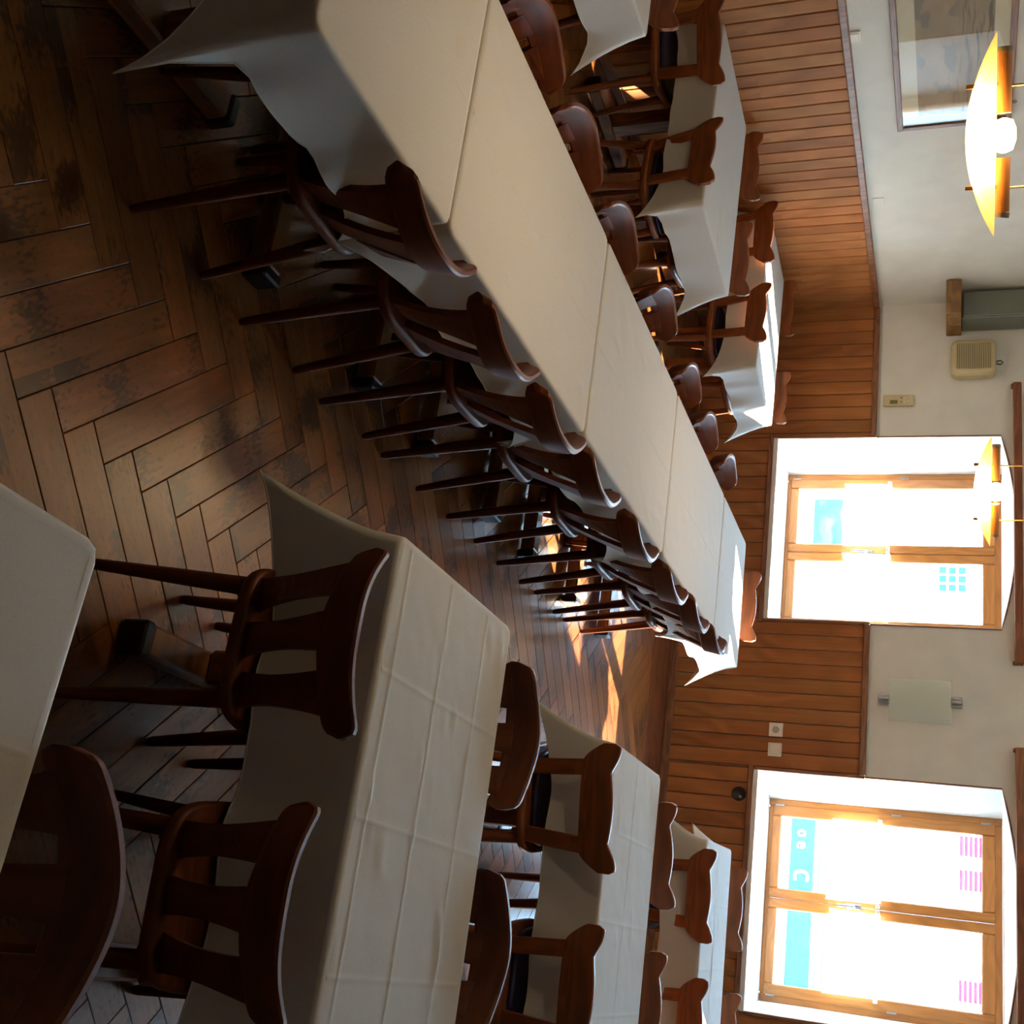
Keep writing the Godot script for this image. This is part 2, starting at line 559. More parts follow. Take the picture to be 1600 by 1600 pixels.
func window_wall():
	var wall = structure("wall_back", "white plastered window wall with tall wooden panelling below")
	var zf := WALL_Z - 0.018
	var st := begin()
	var edges := [WALL_X - 0.1]
	for w in wins:
		edges.append(w.x0); edges.append(w.x1)
	edges.append(ROOM_X + 0.1)
	for i in range(0, edges.size(), 2):
		quad(st, Vector3(edges[i], -0.1, zf), Vector3(edges[i + 1], -0.1, zf), Vector3(edges[i + 1], CEIL, zf), Vector3(edges[i], CEIL, zf))
	for w in wins:
		quad(st, Vector3(w.x0, -0.1, zf), Vector3(w.x1, -0.1, zf), Vector3(w.x1, SILL, zf), Vector3(w.x0, SILL, zf))
		var a := arch(w)
		for k in range(1, a.size() - 2):
			quad(st, Vector3(a[k].x, a[k].y, zf), Vector3(a[k + 1].x, a[k + 1].y, zf), Vector3(a[k + 1].x, CEIL, zf), Vector3(a[k].x, CEIL, zf))
	put("plaster", done(st), M.plaster, wall)
	# body of the wall towards the street, with a rectangular hole for every frame
	st = begin()
	var fe := [WALL_X - 0.4]
	for w in wins:
		fe.append(w.f0); fe.append(w.f1)
	fe.append(ROOM_X + 0.4)
	for i in range(0, fe.size(), 2):
		box(st, Vector3(fe[i], -0.2, FRAME_Z - 0.22), Vector3(fe[i + 1], CEIL + 0.2, FRAME_Z + 0.05))
	for w in wins:
		box(st, Vector3(w.f0, -0.2, FRAME_Z - 0.22), Vector3(w.f1, SILL - 0.01, FRAME_Z + 0.05))
		box(st, Vector3(w.f0, FTOP, FRAME_Z - 0.22), Vector3(w.f1, CEIL + 0.2, FRAME_Z + 0.05))
	put("outer_wall", done(st), M.facade, wall)
	# splayed reveals
	for w in wins:
		st = begin()
		var a := arch(w)
		var b := PackedVector2Array()
		b.append(Vector2(w.f0, SILL))
		for k in range(1, a.size() - 1):
			var t := float(k - 1) / (a.size() - 3)
			b.append(Vector2(lerpf(w.f0, w.f1, t), FTOP))
		b.append(Vector2(w.f1, SILL))
		for k in a.size() - 1:
			quad(st, Vector3(a[k].x, a[k].y, zf), Vector3(b[k].x, b[k].y, FRAME_Z + 0.05), Vector3(b[k + 1].x, b[k + 1].y, FRAME_Z + 0.05), Vector3(a[k + 1].x, a[k + 1].y, zf))
		put("reveal", done(st), M.reveal, wall)
		st = begin()
		var s0 := [Vector3(w.x0, SILL, zf + 0.03), Vector3(w.x1, SILL, zf + 0.03), Vector3(w.f1, SILL, FRAME_Z + 0.04), Vector3(w.f0, SILL, FRAME_Z + 0.04)]
		var rings := []
		for l in [[SILL - 0.03, 0.004], [SILL - 0.026, 0.0], [SILL, 0.0], [SILL + 0.004, 0.004]]:
			var r := PackedVector3Array()
			for v in s0: r.append(Vector3(v.x, l[0], v.z - (l[1] if v.z > -8.4 else 0.0)))
			rings.append(r)
		loft(st, rings, true, true, false)
		put("window_sill", done(st), M.sill, wall)
		# thin brown bead round the opening above the panelling
		st = begin()
		var path := [Vector3(w.x0, 1.336, zf + 0.004)]
		for k in range(1, a.size() - 1): path.append(Vector3(a[k].x, a[k].y, zf + 0.004))
		path.append(Vector3(w.x1, 1.336, zf + 0.004))
		tube(st, path, 0.006, 6)
		put("edge_bead", done(st), M.panel_post, wall)
	panelling(wall, true)

func board_mesh(w: float, h: float, uv0: Vector2) -> ArrayMesh:
	# tongue-and-groove board: origin at the lower left corner, face towards +z
	var st := begin()
	var prof := [[0.0, -0.012], [0.0015, -0.004], [0.005, 0.0], [w - 0.005, 0.0], [w - 0.0015, -0.004], [w, -0.012]]
	for i in prof.size() - 1:
		var a := Vector3(prof[i][0], 0, prof[i][1])
		var b := Vector3(prof[i + 1][0], 0, prof[i + 1][1])
		var a2 := a + Vector3(0, h, 0)
		var b2 := b + Vector3(0, h, 0)
		tri(st, a, b, b2, uv0 + Vector2(a.x, 0), uv0 + Vector2(b.x, 0), uv0 + Vector2(b.x, h))
		tri(st, a, b2, a2, uv0 + Vector2(a.x, 0), uv0 + Vector2(b.x, h), uv0 + Vector2(a.x, h))
	st.generate_normals()
	return st.commit()

func panelling(wall, back: bool):
	var pitch := 0.1005 if back else 0.1022
	var gap := 0.0028
	var tall := 1.305
	var low := SILL - 0.045
	var foot := 0.055
	var meshes := {}
	for h in [tall, low]:
		meshes[h] = []
		for k in 6: meshes[h].append(board_mesh(pitch - gap, h - foot, Vector2(rng.randf() * 0.5, rng.randf())))
	if back:
		var stops := [[WALL_X - 0.008, tall]]
		for w in wins:
			stops.append([w.x0, low]); stops.append([w.x1, tall])
		stops.append([ROOM_X - 0.01, tall])
		for i in stops.size() - 1:
			var x: float = stops[i][0]
			var h: float = stops[i][1]
			while x < stops[i + 1][0] - 0.006:
				var wide: float = minf(pitch, stops[i + 1][0] - x)
				var mesh: Mesh = meshes[h][rng.randi_range(0, 5)] if wide > pitch - 0.001 else board_mesh(wide - gap, h - foot, Vector2(rng.randf() * 0.5, rng.randf()))
				put_mesh("board", mesh, M.panel[rng.randi_range(0, 4)], wall, Transform3D(Basis.IDENTITY, Vector3(x, foot, WALL_Z)))
				x += pitch
		# cap rails and skirtings between and under the windows
		var edges := [WALL_X + 0.005]
		for w in wins:
			edges.append(w.x0 - 0.004); edges.append(w.x1 + 0.004)
		edges.append(ROOM_X - 0.005)
		for i in range(0, edges.size(), 2):
			var st := begin()
			box(st, Vector3(edges[i], 1.296, WALL_Z - 0.017), Vector3(edges[i + 1], 1.336, WALL_Z + 0.020), 0.005)
			put("cap_rail", done(st), M.panel_trim, wall)
		for w in wins:
			var st := begin()
			box(st, Vector3(w.x0 - 0.02, SILL - 0.062, WALL_Z - 0.017), Vector3(w.x1 + 0.02, SILL - 0.031, WALL_Z + 0.016), 0.004)
			put("cap_rail", done(st), M.panel_trim, wall)
			for s in [0, 1]:
				st = begin()
				var x2: float = w.x0 if s == 0 else w.x1
				box(st, Vector3(x2 - 0.012, SILL - 0.03, WALL_Z - 0.075), Vector3(x2 + 0.012, 1.336, WALL_Z + 0.012), 0.004)
				put("corner_post", done(st), M.panel_post, wall)
		var st2 := begin()
		box(st2, Vector3(WALL_X + 0.005, 0.0, WALL_Z - 0.017), Vector3(ROOM_X - 0.005, 0.058, WALL_Z + 0.012), 0.004)
		var base := put("baseboard_back", done(st2), M.panel_trim, self)
		base.set_meta("kind", "structure")
	else:
		var z := WALL_Z + 0.0005
		var turn := Basis(Vector3.UP, PI / 2)
		while z < ROOM_Z - 0.12:
			# face towards +x; local x runs along -z, so the origin is at the far edge plus the width
			put_mesh("board", meshes[tall][rng.randi_range(0, 5)], M.panel[rng.randi_range(0, 4)], wall, Transform3D(turn, Vector3(WALL_X, foot, z + pitch)))
			z += pitch
		var st := begin()
		box(st, Vector3(WALL_X - 0.017, 1.290, WALL_Z + 0.02), Vector3(WALL_X + 0.020, 1.332, ROOM_Z - 0.005), 0.005)
		put("cap_rail", done(st), M.panel_post, wall)
		st = begin()
		box(st, Vector3(WALL_X - 0.017, 0.0, WALL_Z + 0.02), Vector3(WALL_X + 0.012, 0.058, ROOM_Z - 0.005), 0.004)
		var base := put("baseboard_left", done(st), M.panel_trim, self)
		base.set_meta("kind", "structure")

func shell():
	herringbone()
	window_wall()
	var wl = structure("wall_left", "white plastered side wall above tall wooden panelling")
	var st := begin()
	box(st, Vector3(WALL_X - 0.3, -0.1, WALL_Z - 0.3), Vector3(WALL_X - 0.018, CEIL + 0.1, ROOM_Z + 0.2))
	put("plaster", done(st), M.plaster, wl)
	panelling(wl, false)
	for d in [["wall_right", Vector3(ROOM_X, -0.1, WALL_Z - 0.4), Vector3(ROOM_X + 0.25, CEIL + 0.1, ROOM_Z + 0.25)], ["wall_front", Vector3(WALL_X - 0.3, -0.1, ROOM_Z), Vector3(ROOM_X + 0.25, CEIL + 0.1, ROOM_Z + 0.25)]]:
		st = begin()
		box(st, d[1], d[2])
		put(d[0], done(st), M.panel_post, self).set_meta("kind", "structure")
	st = begin()
	box(st, Vector3(WALL_X - 0.3, CEIL, FRAME_Z - 0.2), Vector3(ROOM_X + 0.25, CEIL + 0.25, ROOM_Z + 0.25))
	put("ceiling", done(st), M.plaster, self).set_meta("kind", "structure")

# ------------------------------------------------------------------ windows
func make_window(i: int):
	var w: Dictionary = wins[i]
	var node = structure("window_%d" % (i + 1), "honey-coloured wooden casement window with two sashes")
	var x0: float = w.f0; var x1: float = w.f1
	var y0 := SILL + 0.004; var y1 := FTOP - 0.004
	var xm := (x0 + x1) * 0.5
	var z := FRAME_Z
	var fw := 0.052
	for s in [x0, x1 - fw]:
		var st := begin()
		box(st, Vector3(s, y0, z - 0.04), Vector3(s + fw, y1, z + 0.045), 0.004)
		put("frame_post", done(st), M.frame_v, node)
	for s in [y0, y1 - fw]:
		var st := begin()
		box(st, Vector3(x0 + fw, s, z - 0.04), Vector3(x1 - fw, s + fw * (0.65 if s == y0 else 1.0), z + 0.045), 0.004)
		put("frame_rail", done(st), M.frame_h, node)
	var sy0 := y0 + fw * 0.65 - 0.012
	var sy1 := y1 - fw + 0.012
	for k in 2:
		var a := x0 + fw - 0.014 if k == 0 else xm + 0.001
		var b := xm - 0.001 if k == 0 else x1 - fw + 0.014
		var sash := Node3D.new()
		sash.name = "sash"
		node.add_child(sash, true)
		var outer := 0.078
		var inner := 0.066
		var wl := outer if k == 0 else inner
		var wr := inner if k == 0 else outer
		var zs := z + 0.052
		var parts := [
			["stile", Vector3(a, sy0, z - 0.012), Vector3(a + wl, sy1, zs), M.frame_v],
			["stile", Vector3(b - wr, sy0, z - 0.012), Vector3(b, sy1, zs), M.frame_v],
			["rail", Vector3(a + wl, sy0, z - 0.012), Vector3(b - wr, sy0 + 0.066, zs), M.frame_h],
			["rail", Vector3(a + wl, sy1 - 0.085, z - 0.012), Vector3(b - wr, sy1, zs), M.frame_h]]
		for q in parts:
			var st := begin()
			box(st, q[1], q[2], 0.007)
			put(q[0], done(st), q[3], sash)
		var st := begin()
		box(st, Vector3(a + wl - 0.006, sy0 + 0.06, z + 0.012), Vector3(b - wr + 0.006, sy1 - 0.079, z + 0.016))
		put("pane", done(st), M.pane, sash)
		# hinges
		for hy in [sy0 + 0.05, (sy0 + sy1) * 0.5 + 0.1, sy1 - 0.06]:
			st = begin()
			var hx := a + 0.004 if k == 0 else b - 0.004
			tube(st, [Vector3(hx, hy - 0.03, zs + 0.004), Vector3(hx, hy + 0.03, zs + 0.004)], 0.006, 8)
			put("hinge", done(st), M.steel, sash)
	var st3 := begin()
	box(st3, Vector3(xm - 0.020, 1.20, z + 0.052), Vector3(xm + 0.016, 1.30, z + 0.062), 0.004)
	tube(st3, [Vector3(xm, 1.255, z + 0.06), Vector3(xm, 1.255, z + 0.10), Vector3(xm, 1.25, z + 0.105), Vector3(xm, 1.15, z + 0.108)], 0.009, 8)
	put("handle", done(st3), M.steel, node)
	# a short gathered curtain on a rod in front of each sash
	for k in 2:
		var a := x0 + 0.085 if k == 0 else xm + 0.006
		var b := xm - 0.006 if k == 0 else x1 - 0.085
		var cur = thing("cafe_curtain", Vector3((a + b) * 0.5, 0, z + 0.115))
		tag(cur, "short sheer curtain on the %s sash of %s" % ["left-hand" if k == 0 else "right-hand", ["the corner window", "the window beside the wall lamp", "the third window from the corner", "the window farthest from the corner"][i]], "curtain", "short curtains on the window sashes")
		var hw := (b - a) * 0.5
		var st := begin()
		tube(st, [Vector3(-hw, 1.405, 0), Vector3(hw, 1.405, 0)], 0.005, 8)
		for s in [-1.0, 1.0]:
			box(st, Vector3(s * (hw - 0.012) - 0.012, 1.392, -0.055), Vector3(s * (hw - 0.012) + 0.012, 1.418, 0.008), 0.003)
		put("rod", done(st), M.white_plastic, cur)
		st = begin()
		st.set_smooth_group(1)
		var n := 72
		var rows := [[1.425, 0.0], [1.405, 0.35], [1.36, 0.55], [1.25, 0.8], [1.15, 1.0], [1.085, 1.05]]
		for r in rows.size() - 1:
			for j in n:
				var pts := []
				for e in [[r, j], [r, j + 1], [r + 1, j + 1], [r + 1, j]]:
					var t := float(e[1]) / n
					var q: Array = rows[e[0]]
					var xx := lerpf(-hw + 0.03, hw - 0.03, t) * (1.0 + 0.03 * float(q[1]))
					var yy: float = q[0] + (0.018 * sin(t * PI * 3.0 + i) if e[0] == rows.size() - 1 else 0.0)
					pts.append(Vector3(xx, yy, 0.009 + float(q[1]) * 0.010 * sin(t * TAU * 11.0 + k)))
				quad(st, pts[3], pts[2], pts[1], pts[0])
		put("fabric", done(st), M.sheer, cur)

func valances():
	var spans := [[-3.84, -1.875, "the window next to the corner"], [-1.347, 0.72, "the window right of the glass wall lamp"], [1.10, 3.1, "the third window from the corner"]]
	for s in spans:
		var v = thing("curtain_board", Vector3((s[0] + s[1]) * 0.5, 2.224, WALL_Z - 0.018))
		tag(v, "long brown wooden curtain board above %s" % s[2], "curtain board", "curtain boards above the windows")
		var h: float = (s[1] - s[0]) * 0.5
		var st := begin()
		box(st, Vector3(-h, 0.0, 0.055), Vector3(h, 0.055, 0.078), 0.005)
		put("board", done(st), M.valance, v)
		st = begin()
		box(st, Vector3(-h + 0.002, 0.03, 0.001), Vector3(h - 0.002, 0.053, 0.054), 0.003)
		put("top_board", done(st), M.valance, v)
		for e in [-1.0, 1.0]:
			st = begin()
			box(st, Vector3(e * (h - 0.012) - 0.010, -0.010, 0.001), Vector3(e * (h - 0.012) + 0.010, 0.029, 0.054), 0.003)
			put("end_bracket", done(st), M.valance, v)

# ------------------------------------------------------------------ table and cloth
func make_table(at: Vector3, turn: float, lx: float, lz: float, label: String, group := ""):
	# lx: length along local x, lz: along local z
	var t = thing("dining_table", at, turn)
	tag(t, label, "table", group)
	var st := begin()
	box(st, Vector3(-lx / 2 + 0.006, TOP - 0.044, -lz / 2 + 0.006), Vector3(lx / 2 - 0.006, TOP - 0.006, lz / 2 - 0.006), 0.006)
	put("tabletop", done(st), M.table_wood, t)
	var long_x := lx >= lz
	var spread := (maxf(lx, lz) * 0.5 - 0.25) if maxf(lx, lz) > 0.95 else 0.0
	for s in ([-1.0, 1.0] if spread > 0.0 else [0.0]):
		var c := Vector3(spread * s, 0, 0) if long_x else Vector3(0, 0, spread * s)
		st = begin()
		box(st, c + Vector3(-0.045, 0.075, -0.045), c + Vector3(0.045, TOP - 0.075, 0.045), 0.008)
		put("column", done(st), M.table_wood, t)
		var half := minf(lx, lz) * 0.5 - 0.05
		var dirs := [Vector3(0, 0, 1) if long_x else Vector3(1, 0, 0)]
		for d in dirs:
			var side := Vector3(d.z, 0, d.x)
			st = begin()
			board_between(st, c - d * (half - 0.035) + Vector3(0, 0.045, 0), c + d * (half - 0.035) + Vector3(0, 0.045, 0), side * 0.04, Vector3(0, 0.032, 0), 0.008)
			var foot_part := put("foot", done(st), M.table_foot, t)
			for e in [-1.0, 1.0]:
				st = begin()
				board_between(st, c + d * e * (half - 0.036) + Vector3(0, 0.041, 0), c + d * e * half + Vector3(0, 0.041, 0), side * 0.043, Vector3(0, 0.040, 0), 0.006)
				put("end_cap", done(st), M.cap, foot_part)
			st = begin()
			board_between(st, c - d * (half - 0.06) + Vector3(0, TOP - 0.06, 0), c + d * (half - 0.06) + Vector3(0, TOP - 0.06, 0), side * 0.035, Vector3(0, 0.0155, 0), 0.004)
			put("bearer", done(st), M.table_wood, t)
	return t

func make_cloth(at: Vector3, turn: float, lx: float, lz: float, o: Dictionary):
	# o: drop, tip (how low the corners hang), out (how far they stand off), open (sides without drop: "x-", "x+", "z-", "z+"), lift, creases
	var t = thing("tablecloth", at, turn)
	var y: float = TOP + o.get("lift", 0.0)
	var drop: float = o.get("drop", 0.24)
	var tip: float = o.get("tip", 0.33)
	var out: float = o.get("out", 0.11)
	var open: Array = o.get("open", [])
	var seed_: int = o.get("seed", 1)
	var nz := FastNoiseLite.new(); nz.seed = seed_; nz.frequency = 1.0; nz.fractal_octaves = 2
	var hx := lx * 0.5
	var hz := lz * 0.5
	var st := begin()
	st.set_smooth_group(1)
	# top sheet: grid with ironed folds and soft wrinkles
	var creases_x: Array = o.get("cx", [0.0])
	var creases_z: Array = o.get("cz", [0.0])
	var inset := 0.02
	var gx := grid_lines(-hx + inset, hx - inset, creases_x)
	var gz := grid_lines(-hz + inset, hz - inset, creases_z)
	var long_x: bool = o.get("along_x", lx > lz)
	var height := func(x: float, z: float) -> float:
		var h := 0.0
		for c in creases_x: h += 0.0016 * exp(-pow((x - c) / 0.0055, 2.0))
		for c in creases_z: h += 0.0016 * exp(-pow((z - c) / 0.0055, 2.0))
		var edge := minf(minf(hx - absf(x), hz - absf(z)) / 0.08, 1.0)
		var u := x if long_x else z
		var v := z if long_x else x
		h += edge * (0.0018 * nz.get_noise_2d(x * 6.0, z * 6.0) + 0.010 * maxf(0.0, nz.get_noise_2d(u * 2.6 + 30.0, v * 16.0) - 0.30) * smoothstep(0.0, 0.35, nz.get_noise_2d(x * 2.2 + 70.0, z * 2.2)))
		return y + h
	for i in gx.size() - 1:
		for j in gz.size() - 1:
			var a := Vector3(gx[i], height.call(gx[i], gz[j]), gz[j])
			var b := Vector3(gx[i + 1], height.call(gx[i + 1], gz[j]), gz[j])
			var c := Vector3(gx[i + 1], height.call(gx[i + 1], gz[j + 1]), gz[j + 1])
			var d := Vector3(gx[i], height.call(gx[i], gz[j + 1]), gz[j + 1])
			quad(st, d, c, b, a)
	# perimeter points, counter-clockwise seen from above, starting at (-hx, +hz)
	var sides := [["z+", Vector3(-hx, 0, hz), Vector3(hx, 0, hz), Vector3(0, 0, 1)], ["x+", Vector3(hx, 0, hz), Vector3(hx, 0, -hz), Vector3(1, 0, 0)], ["z-", Vector3(hx, 0, -hz), Vector3(-hx, 0, -hz), Vector3(0, 0, -1)], ["x-", Vector3(-hx, 0, -hz), Vector3(-hx, 0, hz), Vector3(-1, 0, 0)]]
	var loops := []
	for r in 9: loops.append(PackedVector3Array())
	for k in 4:
		var s: Array = sides[k]
		var prev_open: bool = open.has(sides[(k + 3) % 4][0])
		var next_open: bool = open.has(sides[(k + 1) % 4][0])
		var is_open: bool = open.has(s[0])
		var A: Vector3 = s[1]; var B: Vector3 = s[2]; var n: Vector3 = s[3]
		var along := (B - A).normalized()
		var length := (B - A).length()
		var steps := maxi(10, int(length / 0.03))
		for i in steps:
			var d := length * i / steps
			var p := A + along * d
			var da := d
			var db := length - d
			var near_a := da < db
			var dist := minf(da, db)
			# corner the cloth runs towards
			var corner := A if near_a else B
			var other_open := prev_open if near_a else next_open
			var other_n: Vector3 = sides[(k + 3) % 4][3] if near_a else sides[(k + 1) % 4][3]
			var diag := (n + other_n).normalized()
			var wob := nz.get_noise_2d(float(k) * 13.0 + d * 3.2, 2.0)
			var hem := p + n * (0.026 + 0.022 * wob + 0.013 * sin(d * 19.0 + k + seed_ + 2.0 * wob)) + Vector3(0, y - drop + 0.012 * wob, 0)
			if is_open: hem = p + Vector3(0, y - 0.02, 0) - n * 0.002
			var flap_side: bool = s[0] == "z+" or s[0] == "z-" or other_open
			var reach := drop * (0.95 if flap_side else 0.34)
			var w := clampf(1.0 - dist / reach, 0.0, 1.0)
			if not is_open and w > 0.0:
				var nz_ := n if flap_side else other_n
				var nx_ := other_n if flap_side else n
				var end := corner + nx_ * out + nz_ * (out * 0.45) + Vector3(0, y - tip, 0)
				if other_open: end = corner + n * 0.034 + Vector3(0, y - tip * 0.98, 0) + (along if not near_a else -along) * 0.03
				hem = hem.lerp(end, pow(w, 1.6 if flap_side else 1.0))
			elif is_open and w > 0.0 and not other_open:
				var end2 := corner + other_n * 0.03 + Vector3(0, y - tip * 0.98, 0)
				hem = hem.lerp(end2, pow(clampf(1.0 - dist / 0.06, 0.0, 1.0), 1.0))
			var edge := p
			var inner := p - n * inset
			var rnd := 0.03
			if dist < rnd:
				var cc := corner - n * rnd - other_n * rnd
				var dirv := (p - cc).normalized()
				edge = cc + dirv * rnd
				inner = corner - n * inset - other_n * inset
				inner = inner if dist < inset else p - n * inset
			loops[0].append(Vector3(inner.x, y, inner.z))
			loops[1].append(Vector3(lerpf(inner.x, edge.x, 0.55), y, lerpf(inner.z, edge.z, 0.55)))
			loops[2].append(Vector3(lerpf(inner.x, edge.x, 0.9), y - 0.003, lerpf(inner.z, edge.z, 0.9)))
			loops[3].append(Vector3(edge.x, y - 0.012, edge.z))
			var start := Vector3(edge.x, y - 0.012, edge.z)
			for m in 5:
				var f := float(m + 1) / 5.0
				var pos := start.lerp(hem, f)
				# the fabric falls almost straight below the edge and swings out towards the hem
				var flat := start.lerp(hem, pow(f, 1.35))
				loops[4 + m].append(Vector3(flat.x, pos.y, flat.z))
	for r in 8:
		var a: PackedVector3Array = loops[r]
		var b: PackedVector3Array = loops[r + 1]
		for j in a.size():
			var k2 := (j + 1) % a.size()
			quad(st, b[j], b[k2], a[k2], a[j])
	put("fabric", done(st), M.cloth, t)
	# stitched hem
	var hemst := begin()
	var lastl: PackedVector3Array = loops[8]
	var path := []
	for v in lastl: path.append(v)
	path.append(lastl[0])
	tube(hemst, path, 0.0022, 5, false)
	put("hem", done(hemst), M.cloth, t)
	tag(t, o.label, "tablecloth", o.get("group", ""))
	return t

func grid_lines(a: float, b: float, creases: Array) -> Array:
	var r := []
	var n := int(ceil((b - a) / 0.016))
	for i in n + 1: r.append(lerpf(a, b, float(i) / n))
	for c in creases:
		for e in [-0.009, -0.0045, 0.0, 0.0045, 0.009]:
			if c + e > a + 0.001 and c + e < b - 0.001: r.append(c + e)
	r.sort()
	var q := [r[0]]
	for v in r:
		if v - q[q.size() - 1] > 0.0015: q.append(v)
	return q

# ------------------------------------------------------------------ chairs (sitter looks towards local -z)
func leg_shape(top: Vector3, foot: Vector3, r0: float, r1: float) -> SurfaceTool:
	var st := begin()
	var rings := []
	for e in [[0.0, r1 * 0.82], [0.03, r1], [0.55, lerpf(r1, r0, 0.6)], [1.0, r0]]:
		var c := foot.lerp(top, e[0])
		var r := PackedVector3Array()
		for i in 8:
			var a := TAU * (i + 0.5) / 8
			var k: float = e[1] * (1.0 if i % 2 == 0 else 1.0)
			r.append(c + Vector3(cos(a) * k, 0, -sin(a) * k))
		rings.append(r)
	loft(st, rings, true, true, true)
	return done(st)

func seat_outline(front: float, rear: float, z0: float, z1: float) -> PackedVector2Array:
	var r := PackedVector2Array()
	for i in 40:
		var a := TAU * i / 40
		var c := cos(a); var s := sin(a)
		var e := 0.42
		var x := signf(c) * pow(absf(c), e)
		var z := signf(s) * pow(absf(s), e + 0.1)
		var zz := lerpf(z0, z1, z * 0.5 + 0.5)
		var ww := lerpf(front, rear, z * 0.5 + 0.5)
		r.append(Vector2(x * ww, zz))
	return r

func dark_chair():
	var t = thing("slat_back_chair", Vector3.ZERO)
	var st := begin()
	outline_prism(st, seat_outline(0.205, 0.178, -0.215, 0.190), 0.418, 0.450, 0.009)
	put("seat", done(st), M.chair_dark_h, t)
	for s in [-1.0, 1.0]:
		put("leg", leg_shape(Vector3(s * 0.145, 0.425, -0.145), Vector3(s * 0.185, 0.0, -0.190), 0.022, 0.013), M.chair_dark_v, t)
		put("leg", leg_shape(Vector3(s * 0.125, 0.425, 0.135), Vector3(s * 0.152, 0.0, 0.195), 0.022, 0.013), M.chair_dark_v, t)
	for s in [-1.0, 1.0]:
		st = begin()
		board_between(st, Vector3(s * 0.13, 0.404, -0.16), Vector3(s * 0.115, 0.404, 0.15), Vector3(0.016, 0, 0), Vector3(0, 0.014, 0), 0.004)
		put("seat_bearer", done(st), M.chair_dark_v, t)
	# curved top rail: its ends come forward round the sitter
	var zc := func(s: float) -> float: return 0.290 - 0.100 * pow(absf(s) / 0.2, 2.0)
	st = begin()
	bent_board(st, -0.2, 0.2, 48, func(s: float) -> Array:
		var e := 1.0
		if absf(s) > 0.172: e = pow(maxf(0.03, 1.0 - pow((absf(s) - 0.172) / 0.0285, 2.4)), 0.42)
		var mid := 0.736 + 0.004 * cos(s * PI / 0.4)
		var half := (0.043 + 0.006 * exp(-pow(s / 0.08, 2.0))) * e
		return [mid - half, mid + half, zc.call(s) - 0.012, zc.call(s) + 0.008, 0.023])
	put("top_rail", done(st), M.chair_dark_h, t)
	# three uprights, waisted in the middle
	for c in [-0.122, 0.0, 0.122]:
		st = begin()
		var rings := []
		for i in 11:
			var f := i / 10.0
			var yy := lerpf(0.440, 0.716, f)
			var half := 0.030 + 0.013 * pow(absf(f - 0.42) / 0.58, 1.6)
			var lower := 0.155 - 0.10 * pow(absf(c) / 0.3, 2.0)
			var cx: float = c * lerpf(0.86, 1.0, f)
			var r := PackedVector3Array()
			for e in [[-half, 0.009], [half, 0.009], [half, -0.009], [-half, -0.009]]:
				var sx: float = cx + e[0]
				var zz := lerpf(lower, zc.call(sx) - 0.010, pow(f, 0.9))
				r.append(Vector3(sx, yy, zz + e[1]))
			rings.append(r)
		loft(st, rings, true, true, false)
		put("back_slat", done(st), M.chair_dark_v, t)
	return t

func light_chair():
	var t = thing("scalloped_chair", Vector3.ZERO)
	var st := begin()
	outline_prism(st, seat_outline(0.210, 0.190, -0.215, 0.195), 0.415, 0.447, 0.009)
	put("seat", done(st), M.chair_light_h, t)
	st = begin()
	outline_prism(st, seat_outline(0.190, 0.165, -0.198, 0.130), 0.4475, 0.468, 0.010)
	put("seat_pad", done(st), M.pad, t).set_meta("label", "navy blue seat pad")
	for s in [-1.0, 1.0]:
		put("leg", leg_shape(Vector3(s * 0.150, 0.425, -0.150), Vector3(s * 0.185, 0.0, -0.195), 0.023, 0.014), M.chair_light_v, t)
		put("leg", leg_shape(Vector3(s * 0.135, 0.425, 0.145), Vector3(s * 0.165, 0.0, 0.205), 0.023, 0.014), M.chair_light_v, t)
	for s in [-1.0, 1.0]:
		st = begin()
		board_between(st, Vector3(s * 0.135, 0.401, -0.165), Vector3(s * 0.120, 0.401, 0.155), Vector3(0.017, 0, 0), Vector3(0, 0.014, 0), 0.004)
		put("seat_bearer", done(st), M.chair_light_v, t)
	for s in [-1.0, 1.0]:
		st = begin()
		board_between(st, Vector3(s * 0.118, 0.442, 0.155), Vector3(s * 0.134, 0.672, 0.195), Vector3(0.028, 0, 0), Vector3(0, -0.0016, 0.010), 0.003)
		put("stile", done(st), M.chair_light_v, t)
	# head board with two ears, two notches and a low arch between them
	st = begin()
	bent_board(st, -0.22, 0.22, 44, func(s: float) -> Array:
		var a := absf(s)
		var hi := 0.0
		if a < 0.122: hi = 0.764 + 0.014 * cos(a / 0.122 * PI * 0.5)
		else: hi = 0.764 + 0.030 * sin(clampf((a - 0.122) / 0.078, 0.0, 1.0) * PI * 0.5)
		var lo := 0.652
		if a > 0.150: lo = 0.652 + 0.075 * pow((a - 0.150) / 0.07, 1.7)
		if a > 0.203:
			var e := (a - 0.203) / 0.017
			hi -= 0.020 * pow(e, 2.5)
		var bow := 0.222 - 0.018 * pow(a / 0.22, 2.0)
		return [lo, hi, bow - 0.022 + (lo - 0.652) * 0.15, bow - 0.022 + (hi - 0.652) * 0.15, 0.020])
	put("head_board", done(st), M.chair_light_h, t)
	return t

